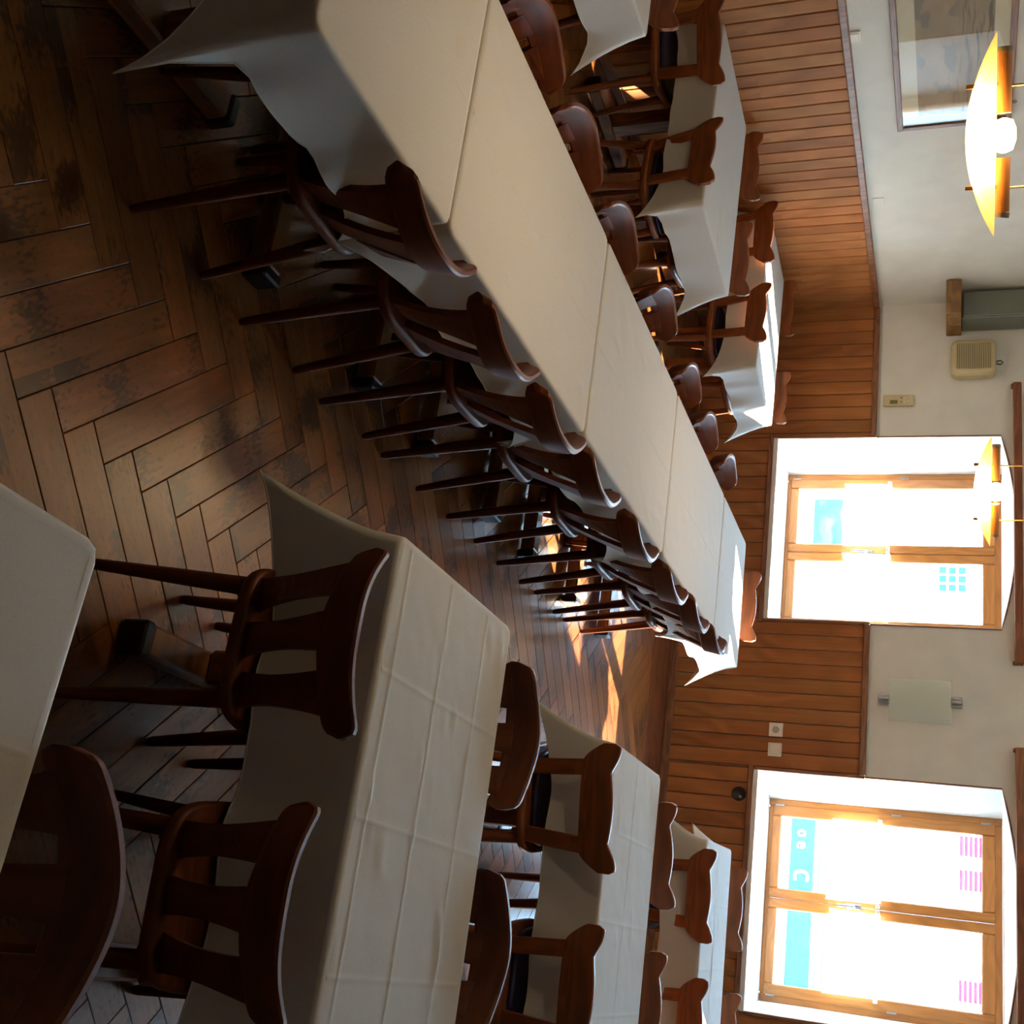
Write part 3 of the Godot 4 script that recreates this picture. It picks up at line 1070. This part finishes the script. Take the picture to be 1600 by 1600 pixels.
# ------------------------------------------------------------------ furniture layout
func furniture():
	var tg := "white-clothed tables"
	# --- long row of tables; its axis is turned a little out of the room's
	var near_r := Vector2(-1.540, -1.547)
	var far_r := Vector2(-1.435, -6.589)
	var axis := (far_r - near_r).normalized()
	var cross := Vector2(axis.y, -axis.x)        # towards the picture wall
	if cross.x > 0.0: cross = -cross
	var turn := atan2(-axis.x, -axis.y)
	var cuts := [0.0, 0.693, 1.890, 3.085, 4.290, 5.043]
	var names := ["first table of the long row, farthest from the windows", "second table of the long row from its dark end", "middle table of the long row", "fourth table of the long row from its dark end", "last table of the long row, at its window end"]
	for k in 5:
		var a: float = cuts[k]
		var b: float = cuts[k + 1]
		var c := near_r + axis * ((a + b) * 0.5) + cross * 0.372
		var at := Vector3(c.x, 0, c.y)
		make_table(at, turn, 0.745, b - a - 0.006, "wooden pedestal table, " + names[k], "tables of the long row")
		var open := []
		if k > 0: open.append("z+")
		if k < 4: open.append("z-")
		var cz := [0.0] if b - a < 0.9 else [-0.3, 0.3]
		make_cloth(at, turn, 0.752, b - a - 0.002, {"drop": 0.19, "tip": 0.40 if k == 0 else 0.30, "out": 0.10, "open": open, "seed": 3 + k, "lift": 0.0, "along_x": false, "cx": [0.02], "cz": [], "label": "off-white cloth on the " + names[k], "group": "cloths of the long row"})
	# --- tables that stand across the room on the aisle side
	var rows := [
		{"c": Vector2(0.170, -0.915), "t": -0.075, "lx": 1.24, "lz": 0.745, "n": "the aisle table farthest from the windows", "drop": 0.24, "tip": 0.33},
		{"c": Vector2(-0.130, -2.612), "t": -0.030, "lx": 1.23, "lz": 0.757, "n": "the aisle table with the most ironed folds", "drop": 0.265, "tip": 0.36},
		{"c": Vector2(0.0, -4.565), "t": -0.02, "lx": 1.23, "lz": 0.757, "n": "the middle aisle table", "drop": 0.215, "tip": 0.31},
		{"c": Vector2(0.150, -6.445), "t": 0.015, "lx": 1.23, "lz": 0.735, "n": "the aisle table closest to the windows", "drop": 0.2, "tip": 0.24}]
	for r in rows:
		var at := Vector3(r.c.x, 0, r.c.y)
		make_table(at, r.t, r.lx - 0.008, r.lz - 0.008, "trestle table that is " + r.n, "tables across the aisle")
		make_cloth(at, r.t, r.lx, r.lz, {"drop": r.drop, "tip": r.tip, "out": 0.125, "seed": int(absf(r.c.y) * 10), "cx": [-0.31, 0.0, 0.31], "cz": [-0.19, 0.06, 0.31] if r.drop > 0.25 else [0.02], "label": "light cloth with ironed folds on " + r.n, "group": "cloths across the aisle"})
	# --- tables with one end against the picture wall
	var lefts := [
		{"c": Vector2(-3.855, -3.270), "t": -0.03, "lx": 1.18, "lz": 0.76, "n": "the wall table farthest from the corner"},
		{"c": Vector2(-3.830, -5.240), "t": -0.105, "lx": 1.18, "lz": 0.775, "n": "the wall table below the framed picture"},
		{"c": Vector2(-3.830, -6.965), "t": -0.115, "lx": 1.18, "lz": 0.735, "n": "the wall table closest to the corner"}]
	for l in lefts:
		var at := Vector3(l.c.x, 0, l.c.y)
		make_table(at, l.t, l.lx - 0.008, l.lz - 0.008, "wooden trestle table under the cloth of " + l.n, "tables along the picture wall")
		make_cloth(at, l.t, l.lx, l.lz, {"drop": 0.21, "tip": 0.31, "out": 0.09, "seed": int(absf(l.c.y) * 7), "open": ["x-"], "cx": [-0.2, 0.2], "cz": [0.0], "label": "pale cloth hanging over the end of " + l.n, "group": "cloths along the picture wall"})
	# --- chairs
	var proto_d = dark_chair()
	var proto_l = light_chair()
	var ord := ["first", "second", "third", "fourth", "fifth", "sixth", "seventh", "eighth"]
	var placed_d := false
	var placed_l := false
	var spots := []
	# aisle side of the long row (backs towards the aisle)
	var zs := [-5.78, -5.31, -4.78, -4.20, -3.60, -3.13, -2.655, -2.15]
	var xs := [-1.445, -1.435, -1.425, -1.43, -1.435, -1.44, -1.455, -1.485]
	for k in 8: spots.append(["d", Vector2(xs[k] - 0.19, zs[k]), PI / 2 + [0.05, -0.04, 0.02, 0.0, -0.03, 0.04, 0.0, -0.02][k], "dark slat-back chair, aisle side of the long row, %s from the window end" % ord[k], "chairs on the aisle side of the long row"])
	var zl := [-5.755, -5.19, -4.75, -4.18, -3.50, -2.99, -2.56]
	var xl := [-2.255, -2.240, -2.275, -2.335, -2.275, -2.285, -2.320]
	for k in 7: spots.append(["d", Vector2(xl[k] + 0.19, zl[k]), -PI / 2 + [0.10, 0.06, 0.10, 0.05, -0.02, -0.03, 0.04][k], "dark slat-back chair, picture-wall side of the long row, %s from the window end" % ord[k], "chairs on the picture-wall side of the long row"])
	spots.append(["l", rail_spot(-1.850, -6.79, PI - 0.15), PI - 0.15, "light brown chair with scalloped back at the window end of the long row", ""])
	# aisle tables
	spots.append(["d", Vector2(0.075, -1.175), PI + 0.06, "dark slat-back chair between the two tables at the dark end of the room", ""])
	spots.append(["d", Vector2(-0.472, -2.325), -0.03, "dark slat-back chair at the folded-cloth table, aisle end, back to the dark room", ""])
	spots.append(["d", Vector2(0.050, -2.235), 0.03, "dark slat-back chair at the folded-cloth table, wall end, back to the dark room", ""])
	spots.append(["d", Vector2(-0.446, -2.885), PI + 0.03, "dark slat-back chair at the folded-cloth table, aisle end, back to the windows", ""])
	spots.append(["d", Vector2(0.110, -2.850), PI + 0.02, "dark slat-back chair at the folded-cloth table, wall end, back to the windows", ""])
	var ls := [
		[-0.376, -4.085, 0.17, "middle aisle table, aisle end, back to the dark room"],
		[0.228, -4.075, 0.03, "middle aisle table, wall end, back to the dark room"],
		[-0.300, -5.075, PI + 0.30, "middle aisle table, aisle end, back to the windows"],
		[0.298, -5.09, PI + 0.12, "middle aisle table, wall end, back to the windows"],
		[-0.188, -6.035, 0.08, "window table of the aisle, aisle end, back to the dark room"],
		[0.408, -6.045, 0.03, "window table of the aisle, wall end, back to the dark room"],
		[-0.165, -6.985, PI - 0.04, "window table of the aisle, aisle end, back to the windows"],
		[0.490, -7.050, PI, "window table of the aisle, wall end, back to the windows"],
		[-4.150, -4.690, 0.40, "wall table below the picture, wall end, back to the dark room"],
		[-3.562, -4.765, -0.20, "wall table below the picture, room end, back to the dark room"],
		[-4.255, -5.895, PI + 0.10, "wall table below the picture, wall end, back towards the corner"],
		[-3.576, -5.790, PI + 0.12, "wall table below the picture, room end, back towards the corner"],
		[-4.245, -6.560, 0.0, "corner wall table, wall end, back to the dark room"],
		[-3.634, -6.490, -0.15, "corner wall table, room end, back to the dark room"],
		[-4.250, -7.570, PI, "corner wall table, wall end, back to the windows"],
		[-3.523, -7.500, PI - 0.22, "corner wall table, room end, back to the windows"],
		[-3.690, -3.840, PI, "wall table farthest from the corner, room end, back towards the corner"]]
	for l in ls: spots.append(["l", rail_spot(l[0], l[1], l[2]), l[2], "scalloped-back chair, " + l[3], "scalloped chairs at the cross tables"])
	for s in spots:
		var c
		var at := Vector3(s[1].x, 0, s[1].y)
		if s[0] == "d":
			if not placed_d:
				c = proto_d; placed_d = true; c.position = at; c.rotation.y = s[2]
			else: c = copy_of(proto_d, at, s[2], s[3])
		else:
			if not placed_l:
				c = proto_l; placed_l = true; c.position = at; c.rotation.y = s[2]
			else: c = copy_of(proto_l, at, s[2], s[3])
		tag(c, s[3], "chair", s[4])

func rail_spot(x: float, z: float, turn: float) -> Vector2:
	# chair origin for a scalloped chair whose head board stands over (x, z)
	return Vector2(x - sin(turn) * 0.205, z - cos(turn) * 0.205)

# ------------------------------------------------------------------ lamps and wall things
func pendant(at: Vector3, label: String):
	var t = thing("pendant_lamp", at, 0.611)
	tag(t, label, "lamp", "pendant lamps over the long row")
	# local x runs along the lamp; y = 0 at the rim of the shade
	var half := 0.232
	var st := begin()
	st.set_smooth_group(1)
	var n := 30
	var m := 12
	for i in n:
		for j in m:
			var pts := []
			for e in [[i, j], [i + 1, j], [i + 1, j + 1], [i, j + 1]]:
				var u: float = -1.0 + 2.0 * e[0] / n
				var v: float = -1.0 + 2.0 * e[1] / m
				var w := maxf(0.0, 1.0 - u * u)
				pts.append(Vector3(u * half, -0.066 * w * (1.0 - v * v), v * 0.045 * sqrt(w)))
			quad(st, pts[0], pts[1], pts[2], pts[3])
	put("shade", done(st), M.shade, t)
	st = begin()
	var ends := []
	for x in [-0.185, 0.175]: ends.append(Vector3(x, 0.018, 0))
	tube(st, [ends[0], Vector3(-0.05, 0.018, 0)], 0.0155, 16)
	var bar_a := put("bar", done(st), M.lamp_bar, t)
	st = begin()
	tube(st, [Vector3(0.05, 0.018, 0), ends[1]], 0.0155, 16)
	var bar_b := put("bar", done(st), M.lamp_bar, t)
	st = begin()
	tube(st, [ends[1], ends[1] + Vector3(0.012, -0.002, 0)], 0.0165, 16)
	put("end_cap", done(st), M.lamp_cap, bar_b)
	st = begin()
	tube(st, [ends[0] - Vector3(0.012, 0, 0), ends[0]], 0.0165, 16)
	put("end_cap", done(st), M.lamp_cap, bar_a)
	for x in [-0.11, 0.12]:
		st = begin()
		tube(st, [Vector3(x, 0.03, 0), Vector3(x, CEIL - at.y - 0.01, 0)], 0.0028, 8)
		put("rod", done(st), M.brass, t)
		st = begin()
		board_between(st, Vector3(x - 0.006, -0.066, 0), Vector3(x - 0.006, 0.006, 0), Vector3(0.005, 0, 0), Vector3(0, 0, 0.006), 0.001)
		put("bracket", done(st), M.brass, t)
	st = begin()
	box(st, Vector3(-0.16, CEIL - at.y - 0.035, -0.03), Vector3(0.17, CEIL - at.y - 0.002, 0.03), 0.006)
	put("canopy", done(st), M.brass, t)
	st = begin()
	lathe(st, [[0.004, -0.040], [0.020, -0.034], [0.027, -0.012], [0.027, 0.014], [0.020, 0.034], [0.004, 0.040]], 16, Transform3D(Basis(Vector3(0, 0, 1), PI / 2), Vector3(0.0, 0.018, 0)))
	put("bulb", done(st), M.bulb, t)
	var l := OmniLight3D.new()
	l.name = "bulb_light"
	l.light_color = Color(1.0, 0.87, 0.68)
	l.light_energy = LAMP
	l.omni_range = 12.0
	l.omni_attenuation = 2.0
	l.light_size = 0.027
	l.shadow_enabled = true
	l.position = Vector3(0, 0.018, 0)
	t.add_child(l)
	# what the glowing shade throws down on the table
	var a := AreaLight3D.new()
	a.name = "shade_light"
	a.light_color = Color(1.0, 0.88, 0.70)
	a.light_energy = SHADE
	a.area_size = Vector2(0.34, 0.07)
	a.area_range = 12.0
	a.area_attenuation = 2.0
	a.shadow_enabled = true
	a.rotation.x = -PI / 2
	a.position = Vector3(0, -0.070, 0)
	t.add_child(a)

func small_things():
	# framed picture on the side wall
	var p = thing("framed_picture", Vector3(WALL_X - 0.017, 1.536, -5.330), PI / 2)
	tag(p, "wide framed print of reeds under glass in a brown wooden frame", "picture")
	# local x runs along -z of the room, local z points into the room
	var hw := 0.68
	var hh := 0.603
	var fw := 0.032
	for d in [[Vector3(-hw, 0, 0.001), Vector3(hw, fw, 0.034)], [Vector3(-hw, hh - fw, 0.001), Vector3(hw, hh, 0.034)]]:
		var st := begin()
		box(st, d[0], d[1], 0.003)
		put("frame_rail", done(st), M.panel_trim, p)
	for x in [-hw, hw - fw]:
		var st := begin()
		box(st, Vector3(x, fw, 0.001), Vector3(x + fw, hh - fw, 0.034), 0.003)
		put("frame_post", done(st), M.panel_post, p)
	var st := begin()
	box(st, Vector3(-hw + fw, fw, 0.004), Vector3(hw - fw, hh - fw, 0.008))
	put("mount", done(st), mat(Color(0.80, 0.77, 0.66), 0.9), p)
	st = begin()
	var pw := hw - fw - 0.065
	quad2(st, Vector3(-pw, fw + 0.085, 0.0092), Vector3(pw, fw + 0.085, 0.0092), Vector3(pw, hh - fw - 0.075, 0.0092), Vector3(-pw, hh - fw - 0.075, 0.0092))
	var pm := mat(Color.WHITE, 0.8)
	pm.albedo_texture = print_image()
	put("print", done(st), pm, p)
	st = begin()
	box(st, Vector3(-hw + fw, fw, 0.022), Vector3(hw - fw, hh - fw, 0.025))
	var glass = M.pane.duplicate()
	glass.albedo_color = Color(0.92, 0.97, 0.96, 0.06)
	put("glazing", done(st), glass, p)
	st = begin()
	tube(st, [Vector3(0.54, hh, 0.012), Vector3(0.552, hh + 0.012, 0.012), Vector3(0.54, hh + 0.022, 0.012), Vector3(0.528, hh + 0.012, 0.012), Vector3(0.54, hh, 0.012)], 0.0022, 6)
	put("hanging_ring", done(st), M.dark_metal, p)
	# light switch above the panelling of the side wall
	var s = thing("light_switch", Vector3(WALL_X - 0.017, 1.350, -5.215), PI / 2)
	tag(s, "square white light switch just above the panelling under the picture", "switch")
	plate(s, 0.076, 0.076, true)
	# a blank cover plate further along
	var b = thing("cover_plate", Vector3(WALL_X - 0.017, 1.392, -6.73), PI / 2)
	tag(b, "blank white cover plate painted like the side wall near the corner", "cover plate")
	st = begin()
	box(st, Vector3(-0.035, -0.035, 0.0), Vector3(0.035, 0.035, 0.004), 0.002)
	put("plate", done(st), M.plaster, b)
	# sockets below the lamp
	for k in 2:
		var so = thing("wall_socket" if k == 0 else "wall_switch", Vector3(-1.357 + 0.132 * k, 0.757, WALL_Z + 0.0005))
		tag(so, "square cream socket with a round insert on the panelling" if k == 0 else "plain square cream switch beside the socket on the panelling", "socket" if k == 0 else "switch")
		plate(so, 0.092, 0.092, k == 1)
		if k == 0:
			st = begin()
			lathe(st, [[0.022, 0.0], [0.022, 0.0022], [0.019, 0.003]], 24, Transform3D(Basis(Vector3(1, 0, 0), PI / 2), Vector3(0, 0, 0.009)))
			put("insert", done(st), M.plate_line, so)
	# round steel fitting under the sill
	var r = thing("round_fitting", Vector3(-0.919, 0.541, WALL_Z + 0.0005))
	tag(r, "round dark metal fitting with a small knob on the panelling below the window", "fitting")
	st = begin()
	lathe(st, [[0.046, 0.0], [0.046, 0.008], [0.040, 0.011], [0.036, 0.006], [0.002, 0.006]], 28, Transform3D(Basis(Vector3(1, 0, 0), PI / 2), Vector3.ZERO))
	put("rim", done(st), M.dark_metal, r)
	st = begin()
	lathe(st, [[0.011, 0.0], [0.011, 0.020], [0.007, 0.025]], 16, Transform3D(Basis(Vector3(1, 0, 0), PI / 2), Vector3(0.022, 0.012, 0.006)))
	put("knob", done(st), M.steel, r)
	# wall lamp: bent frosted glass between two steel caps
	var w = thing("wall_lamp", Vector3(-1.605, 1.40, WALL_Z - 0.017))
	tag(w, "unlit wall lamp of curved frosted glass held by two steel caps", "wall lamp")
	for y in [0.040, 0.482]:
		st = begin()
		lathe(st, [[0.006, -0.038], [0.033, -0.034], [0.035, -0.030], [0.035, 0.030], [0.033, 0.034], [0.006, 0.038]], 24, Transform3D(Basis.IDENTITY, Vector3(0, y, 0.055)))
		put("cap", done(st), M.steel, w)
		st = begin()
		tube(st, [Vector3(0, y, 0.001), Vector3(0, y, 0.03)], 0.010, 12)
		put("arm", done(st), M.steel, w)
	st = begin()
	var rows := []
	for i in 21:
		var x := lerpf(-0.140, 0.140, i / 20.0)
		var z := 0.100 - 0.055 * pow(x / 0.14, 2.0)
		var q := PackedVector3Array([Vector3(x, 0.072, z), Vector3(x, 0.452, z), Vector3(x, 0.452, z - 0.006), Vector3(x, 0.072, z - 0.006)])
		rows.append(q)
	for q in rows: q.reverse()
	loft(st, rows, true, true, false)
	put("glass", done(st), M.frosted, w)
	# thermostat
	var th = thing("thermostat", Vector3(-3.745, 1.376, WALL_Z - 0.017))
	tag(th, "cream thermostat with a small display and buttons beside the window", "thermostat")
	st = begin()
	box(st, Vector3(-0.043, 0, 0.001), Vector3(0.043, 0.205, 0.024), 0.005)
	put("case", done(st), M.beige, th)
	st = begin()
	box(st, Vector3(-0.002, 0.045, 0.0235), Vector3(0.028, 0.098, 0.0255), 0.001)
	put("display", done(st), M.lcd, th)
	for i in 3:
		for j in 2:
			st = begin()
			lathe(st, [[0.008, 0.0], [0.008, 0.003], [0.005, 0.0045]], 14, Transform3D(Basis(Vector3(1, 0, 0), PI / 2), Vector3(-0.018 + 0.032 * j, 0.122 + 0.024 * i, 0.0238)))
			put("button", done(st), M.beige_dark if i == 0 else M.white_plastic, th)
	# old wall loudspeaker with a slatted front
	var sp = thing("wall_speaker", Vector3(-4.03, 1.822, WALL_Z - 0.017))
	tag(sp, "cream wall loudspeaker with slatted front between shelf and window", "loudspeaker")
	st = begin()
	var rings := []
	for e in [[0.001, 0.132, 0.0], [0.085, 0.140, 0.0], [0.105, 0.128, 0.010], [0.112, 0.110, 0.022]]:
		var ring := PackedVector3Array()
		for k in 24:
			var a := TAU * k / 24
			var cx := signf(cos(a)) * pow(absf(cos(a)), 0.35)
			var sy := signf(sin(a)) * pow(absf(sin(a)), 0.35)
			ring.append(Vector3(cx * e[1], 0.148 + sy * (0.148 - e[2]), e[0]))
		rings.append(ring)
	loft(st, rings, true, true, false)
	var grill := put("case", done(st), M.beige, sp)
	for k in 16:
		st = begin()
		var yy := 0.040 + 0.0142 * k
		box(st, Vector3(-0.098, yy, 0.108), Vector3(0.098, yy + 0.0085, 0.1165), 0.002)
		put("slat", done(st), M.beige_dark, grill)
	st = begin()
	tube(st, [Vector3(0.02, 0.292, 0.05), Vector3(0.015, 0.325, 0.055), Vector3(0.03, 0.340, 0.055), Vector3(0.045, 0.325, 0.05), Vector3(0.03, 0.292, 0.04)], 0.004, 7)
	put("cable", done(st), M.black, sp)
	# corner shelf with a grey box on it
	var sh = thing("corner_shelf", Vector3(-4.371, 1.790, -7.905))
	tag(sh, "thick wooden corner shelf fixed high between the two walls", "shelf")
	st = begin()
	box(st, Vector3(-0.140, 0.0, -0.165), Vector3(0.128, 0.100, 0.165), 0.004)
	put("block", done(st), M.shelf_wood, sh)
	var ca = thing("speaker_cabinet", Vector3(-4.365, 1.8905, -7.93))
	tag(ca, "tall grey-green box standing on the corner shelf", "loudspeaker")
	st = begin()
	box(st, Vector3(-0.105, 0, -0.11), Vector3(0.105, 0.46, 0.085), 0.006)
	put("case", done(st), M.cabinet, ca)
	st = begin()
	box(st, Vector3(-0.095, 0.012, 0.0852), Vector3(0.095, 0.448, 0.096), 0.004)
	put("grille", done(st), M.cabinet, ca)

func quad2(st: SurfaceTool, a: Vector3, b: Vector3, c: Vector3, d: Vector3):
	tri(st, a, b, c, Vector2(0, 1), Vector2(1, 1), Vector2(1, 0))
	tri(st, a, c, d, Vector2(0, 1), Vector2(1, 0), Vector2(0, 0))

func plate(parent, w: float, h: float, rocker: bool):
	var st := begin()
	box(st, Vector3(-w / 2, -h / 2, 0), Vector3(w / 2, h / 2, 0.009), 0.003)
	put("plate", done(st), M.white_plastic, parent)
	st = begin()
	if rocker:
		box(st, Vector3(-w * 0.33, -h * 0.33, 0.0088), Vector3(w * 0.33, h * 0.33, 0.0125), 0.002)
		put("rocker", done(st), M.white_plastic, parent)
	else:
		box(st, Vector3(-w * 0.34, -h * 0.34, 0.0088), Vector3(w * 0.34, h * 0.34, 0.0105), 0.001)
		put("cover", done(st), M.white_plastic, parent)

func print_image() -> ImageTexture:
	# sepia print: pale ground, dark upright stalks thickening to one side, soft grey shapes low down
	var n := FastNoiseLite.new(); n.seed = 77; n.frequency = 1.0; n.fractal_octaves = 3
	var img := Image.create(384, 160, false, Image.FORMAT_RGB8)
	for y in 160:
		for x in 384:
			var u := x / 384.0
			var v := y / 160.0
			var c := Color(0.62, 0.53, 0.38).lerp(Color(0.46, 0.37, 0.24), 0.5 + 0.5 * n.get_noise_2d(u * 3.0, v * 2.0))
			var stalk := n.get_noise_2d(u * 3.0 + 5.0 + v * 0.4, v * 16.0 + 0.4 * n.get_noise_2d(u * 4.0, v))
			var dark := smoothstep(0.05, 0.45, stalk) * smoothstep(0.75, 0.1, v)
			c = c.lerp(Color(0.16, 0.13, 0.09), dark * 0.85)
			var blot := smoothstep(0.18, 0.34, n.get_noise_2d(u * 5.0 + 20.0, v * 2.6 + 9.0)) * smoothstep(0.35, 0.6, v)
			c = c.lerp(Color(0.34, 0.31, 0.27), blot * 0.8)
			img.set_pixel(x, y, c)
	return ImageTexture.create_from_image(img)

# ------------------------------------------------------------------ across the street
func outside():
	var z := -20.0
	var f = thing("opposite_building", Vector3(0, -3.6, z))
	tag(f, "pale house front with shutters seen through the windows", "building")
	var st := begin()
	box(st, Vector3(-16, 0, -6), Vector3(14, 6.3, 0))
	put("front_wall", done(st), M.facade, f)
	# shop sign band; positions are heights above the street
	st = begin()
	box(st, Vector3(-2.05, 3.04, 0.0), Vector3(0.75, 3.40, 0.12), 0.01)
	var board := put("sign_board", done(st), M.sign, f)
	st = begin()
	box(st, Vector3(-7.4, 3.15, 0.0), Vector3(-6.5, 3.62, 0.12), 0.01)
	put("sign_board", done(st), M.sign, f)
	for d in [["o", -1.74, 0.17], ["e", -1.56, 0.17], ["C", -1.10, 0.24]]:
		var tm := TextMesh.new()
		tm.text = d[0]
		var sf := SystemFont.new()
		sf.font_names = PackedStringArray(["Droid Sans"])
		sf.font_weight = 700
		tm.font = sf
		tm.font_size = 64
		tm.pixel_size = d[2] / 48.0
		tm.depth = 0.02
		put_mesh("letter", tm, M.sign_letter, board, Transform3D(Basis.IDENTITY, Vector3(d[1], 3.22, 0.135)))
	# pale cornice lines above the sign and slatted shutters
	for y in [3.47, 3.58]:
		st = begin()
		box(st, Vector3(-4.2, y, 0.0), Vector3(3.0, y + 0.025, 0.08), 0.004)
		put("cornice", done(st), M.facade_trim, f)
	for k in 3:
		for j in 10:
			st = begin()
			box(st, Vector3(-1.9 + 1.15 * k, 3.64 + 0.05 * j, 0.0), Vector3(-1.05 + 1.15 * k, 3.668 + 0.05 * j, 0.03), 0.004)
			put("slat", done(st), M.facade_trim, f)
	# row of pink shutter slats higher up, small panes of another window
	for k in [-1.95, -1.45, 0.12, 0.75]:
		for j in 5:
			st = begin()
			box(st, Vector3(k, 5.55 + 0.07 * j, 0.0), Vector3(k + 0.30, 5.594 + 0.07 * j, 0.05), 0.006)
			put("shutter_slat", done(st), M.pink, f)
	for i in 3:
		for j in 3:
			st = begin()
			box(st, Vector3(-6.25 + 0.15 * i, 5.20 + 0.15 * j, 0.0), Vector3(-6.14 + 0.15 * i, 5.31 + 0.15 * j, 0.02), 0.004)
			put("pane", done(st), M.sign, f)
	st = begin()
	box(st, Vector3(-40, -3.8, -40), Vector3(40, -3.6, FRAME_Z - 0.3))
	var g := put("street", done(st), M.street, self)
	g.set_meta("kind", "structure")

# ------------------------------------------------------------------ light and camera
const SKY := 63.0
const SUN := 30.0
const LAMP := 0.72
const SHADE := 0.66
const EXPOSURE := 1.0

func _ready():
	rng.seed = 4711
	# upright camera: 19.67 degrees to the left, 20.54 degrees down, a little roll
	eye_basis = Basis(Vector3.UP, deg_to_rad(19.67)) * Basis(Vector3.RIGHT, deg_to_rad(-20.54)) * Basis(Vector3.BACK, deg_to_rad(0.521))
	var cam := Camera3D.new()
	cam.name = "camera"
	cam.fov = rad_to_deg(2.0 * atan(800.0 / FOCAL))
	cam.near = 0.05
	cam.far = 200.0
	add_child(cam)
	# the photograph lies on its side: the camera is turned a quarter about its axis
	cam.transform = Transform3D(eye_basis * Basis(Vector3.BACK, PI / 2), EYE)
	cam.current = true

	var env := Environment.new()
	var sky := Sky.new()
	var sm := ProceduralSkyMaterial.new()
	sm.sky_top_color = Color(0.58, 0.81, 1.0)
	sm.sky_horizon_color = Color(0.82, 0.95, 1.0)
	sm.sky_curve = 0.2
	sm.ground_bottom_color = Color(0.30, 0.30, 0.30)
	sm.ground_horizon_color = Color(0.60, 0.62, 0.64)
	sm.energy_multiplier = SKY
	sm.sun_angle_max = 1.0
	sky.sky_material = sm
	env.background_mode = Environment.BG_SKY
	env.sky = sky
	env.ambient_light_source = Environment.AMBIENT_SOURCE_SKY
	env.tonemap_mode = Environment.TONE_MAPPER_LINEAR
	env.tonemap_exposure = EXPOSURE
	env.sdfgi_enabled = true
	env.ssao_enabled = true
	env.ssil_enabled = true
	var we := WorldEnvironment.new()
	we.name = "environment"
	we.environment = env
	add_child(we)

	var sun := DirectionalLight3D.new()
	sun.name = "sun"
	sun.light_color = Color(1.0, 0.95, 0.86)
	sun.light_energy = SUN
	sun.light_angular_distance = 0.6
	sun.shadow_enabled = true
	add_child(sun)
	var towards := Vector3(-0.55, -0.545, 1.0).normalized()     # way the sunlight travels
	sun.look_at_from_position(Vector3(4, 6, -14), Vector3(4, 6, -14) + towards, Vector3.UP)

	make_materials()
	shell()
	for i in 3: make_window(i)
	valances()
	furniture()
	pendant(Vector3(-1.857, 1.955, -2.54), "lit pendant lamp over the dark end of the long row")
	pendant(Vector3(-1.857, 2.005, -4.90), "lit pendant lamp over the window end of the long row")
	small_things()
	outside()
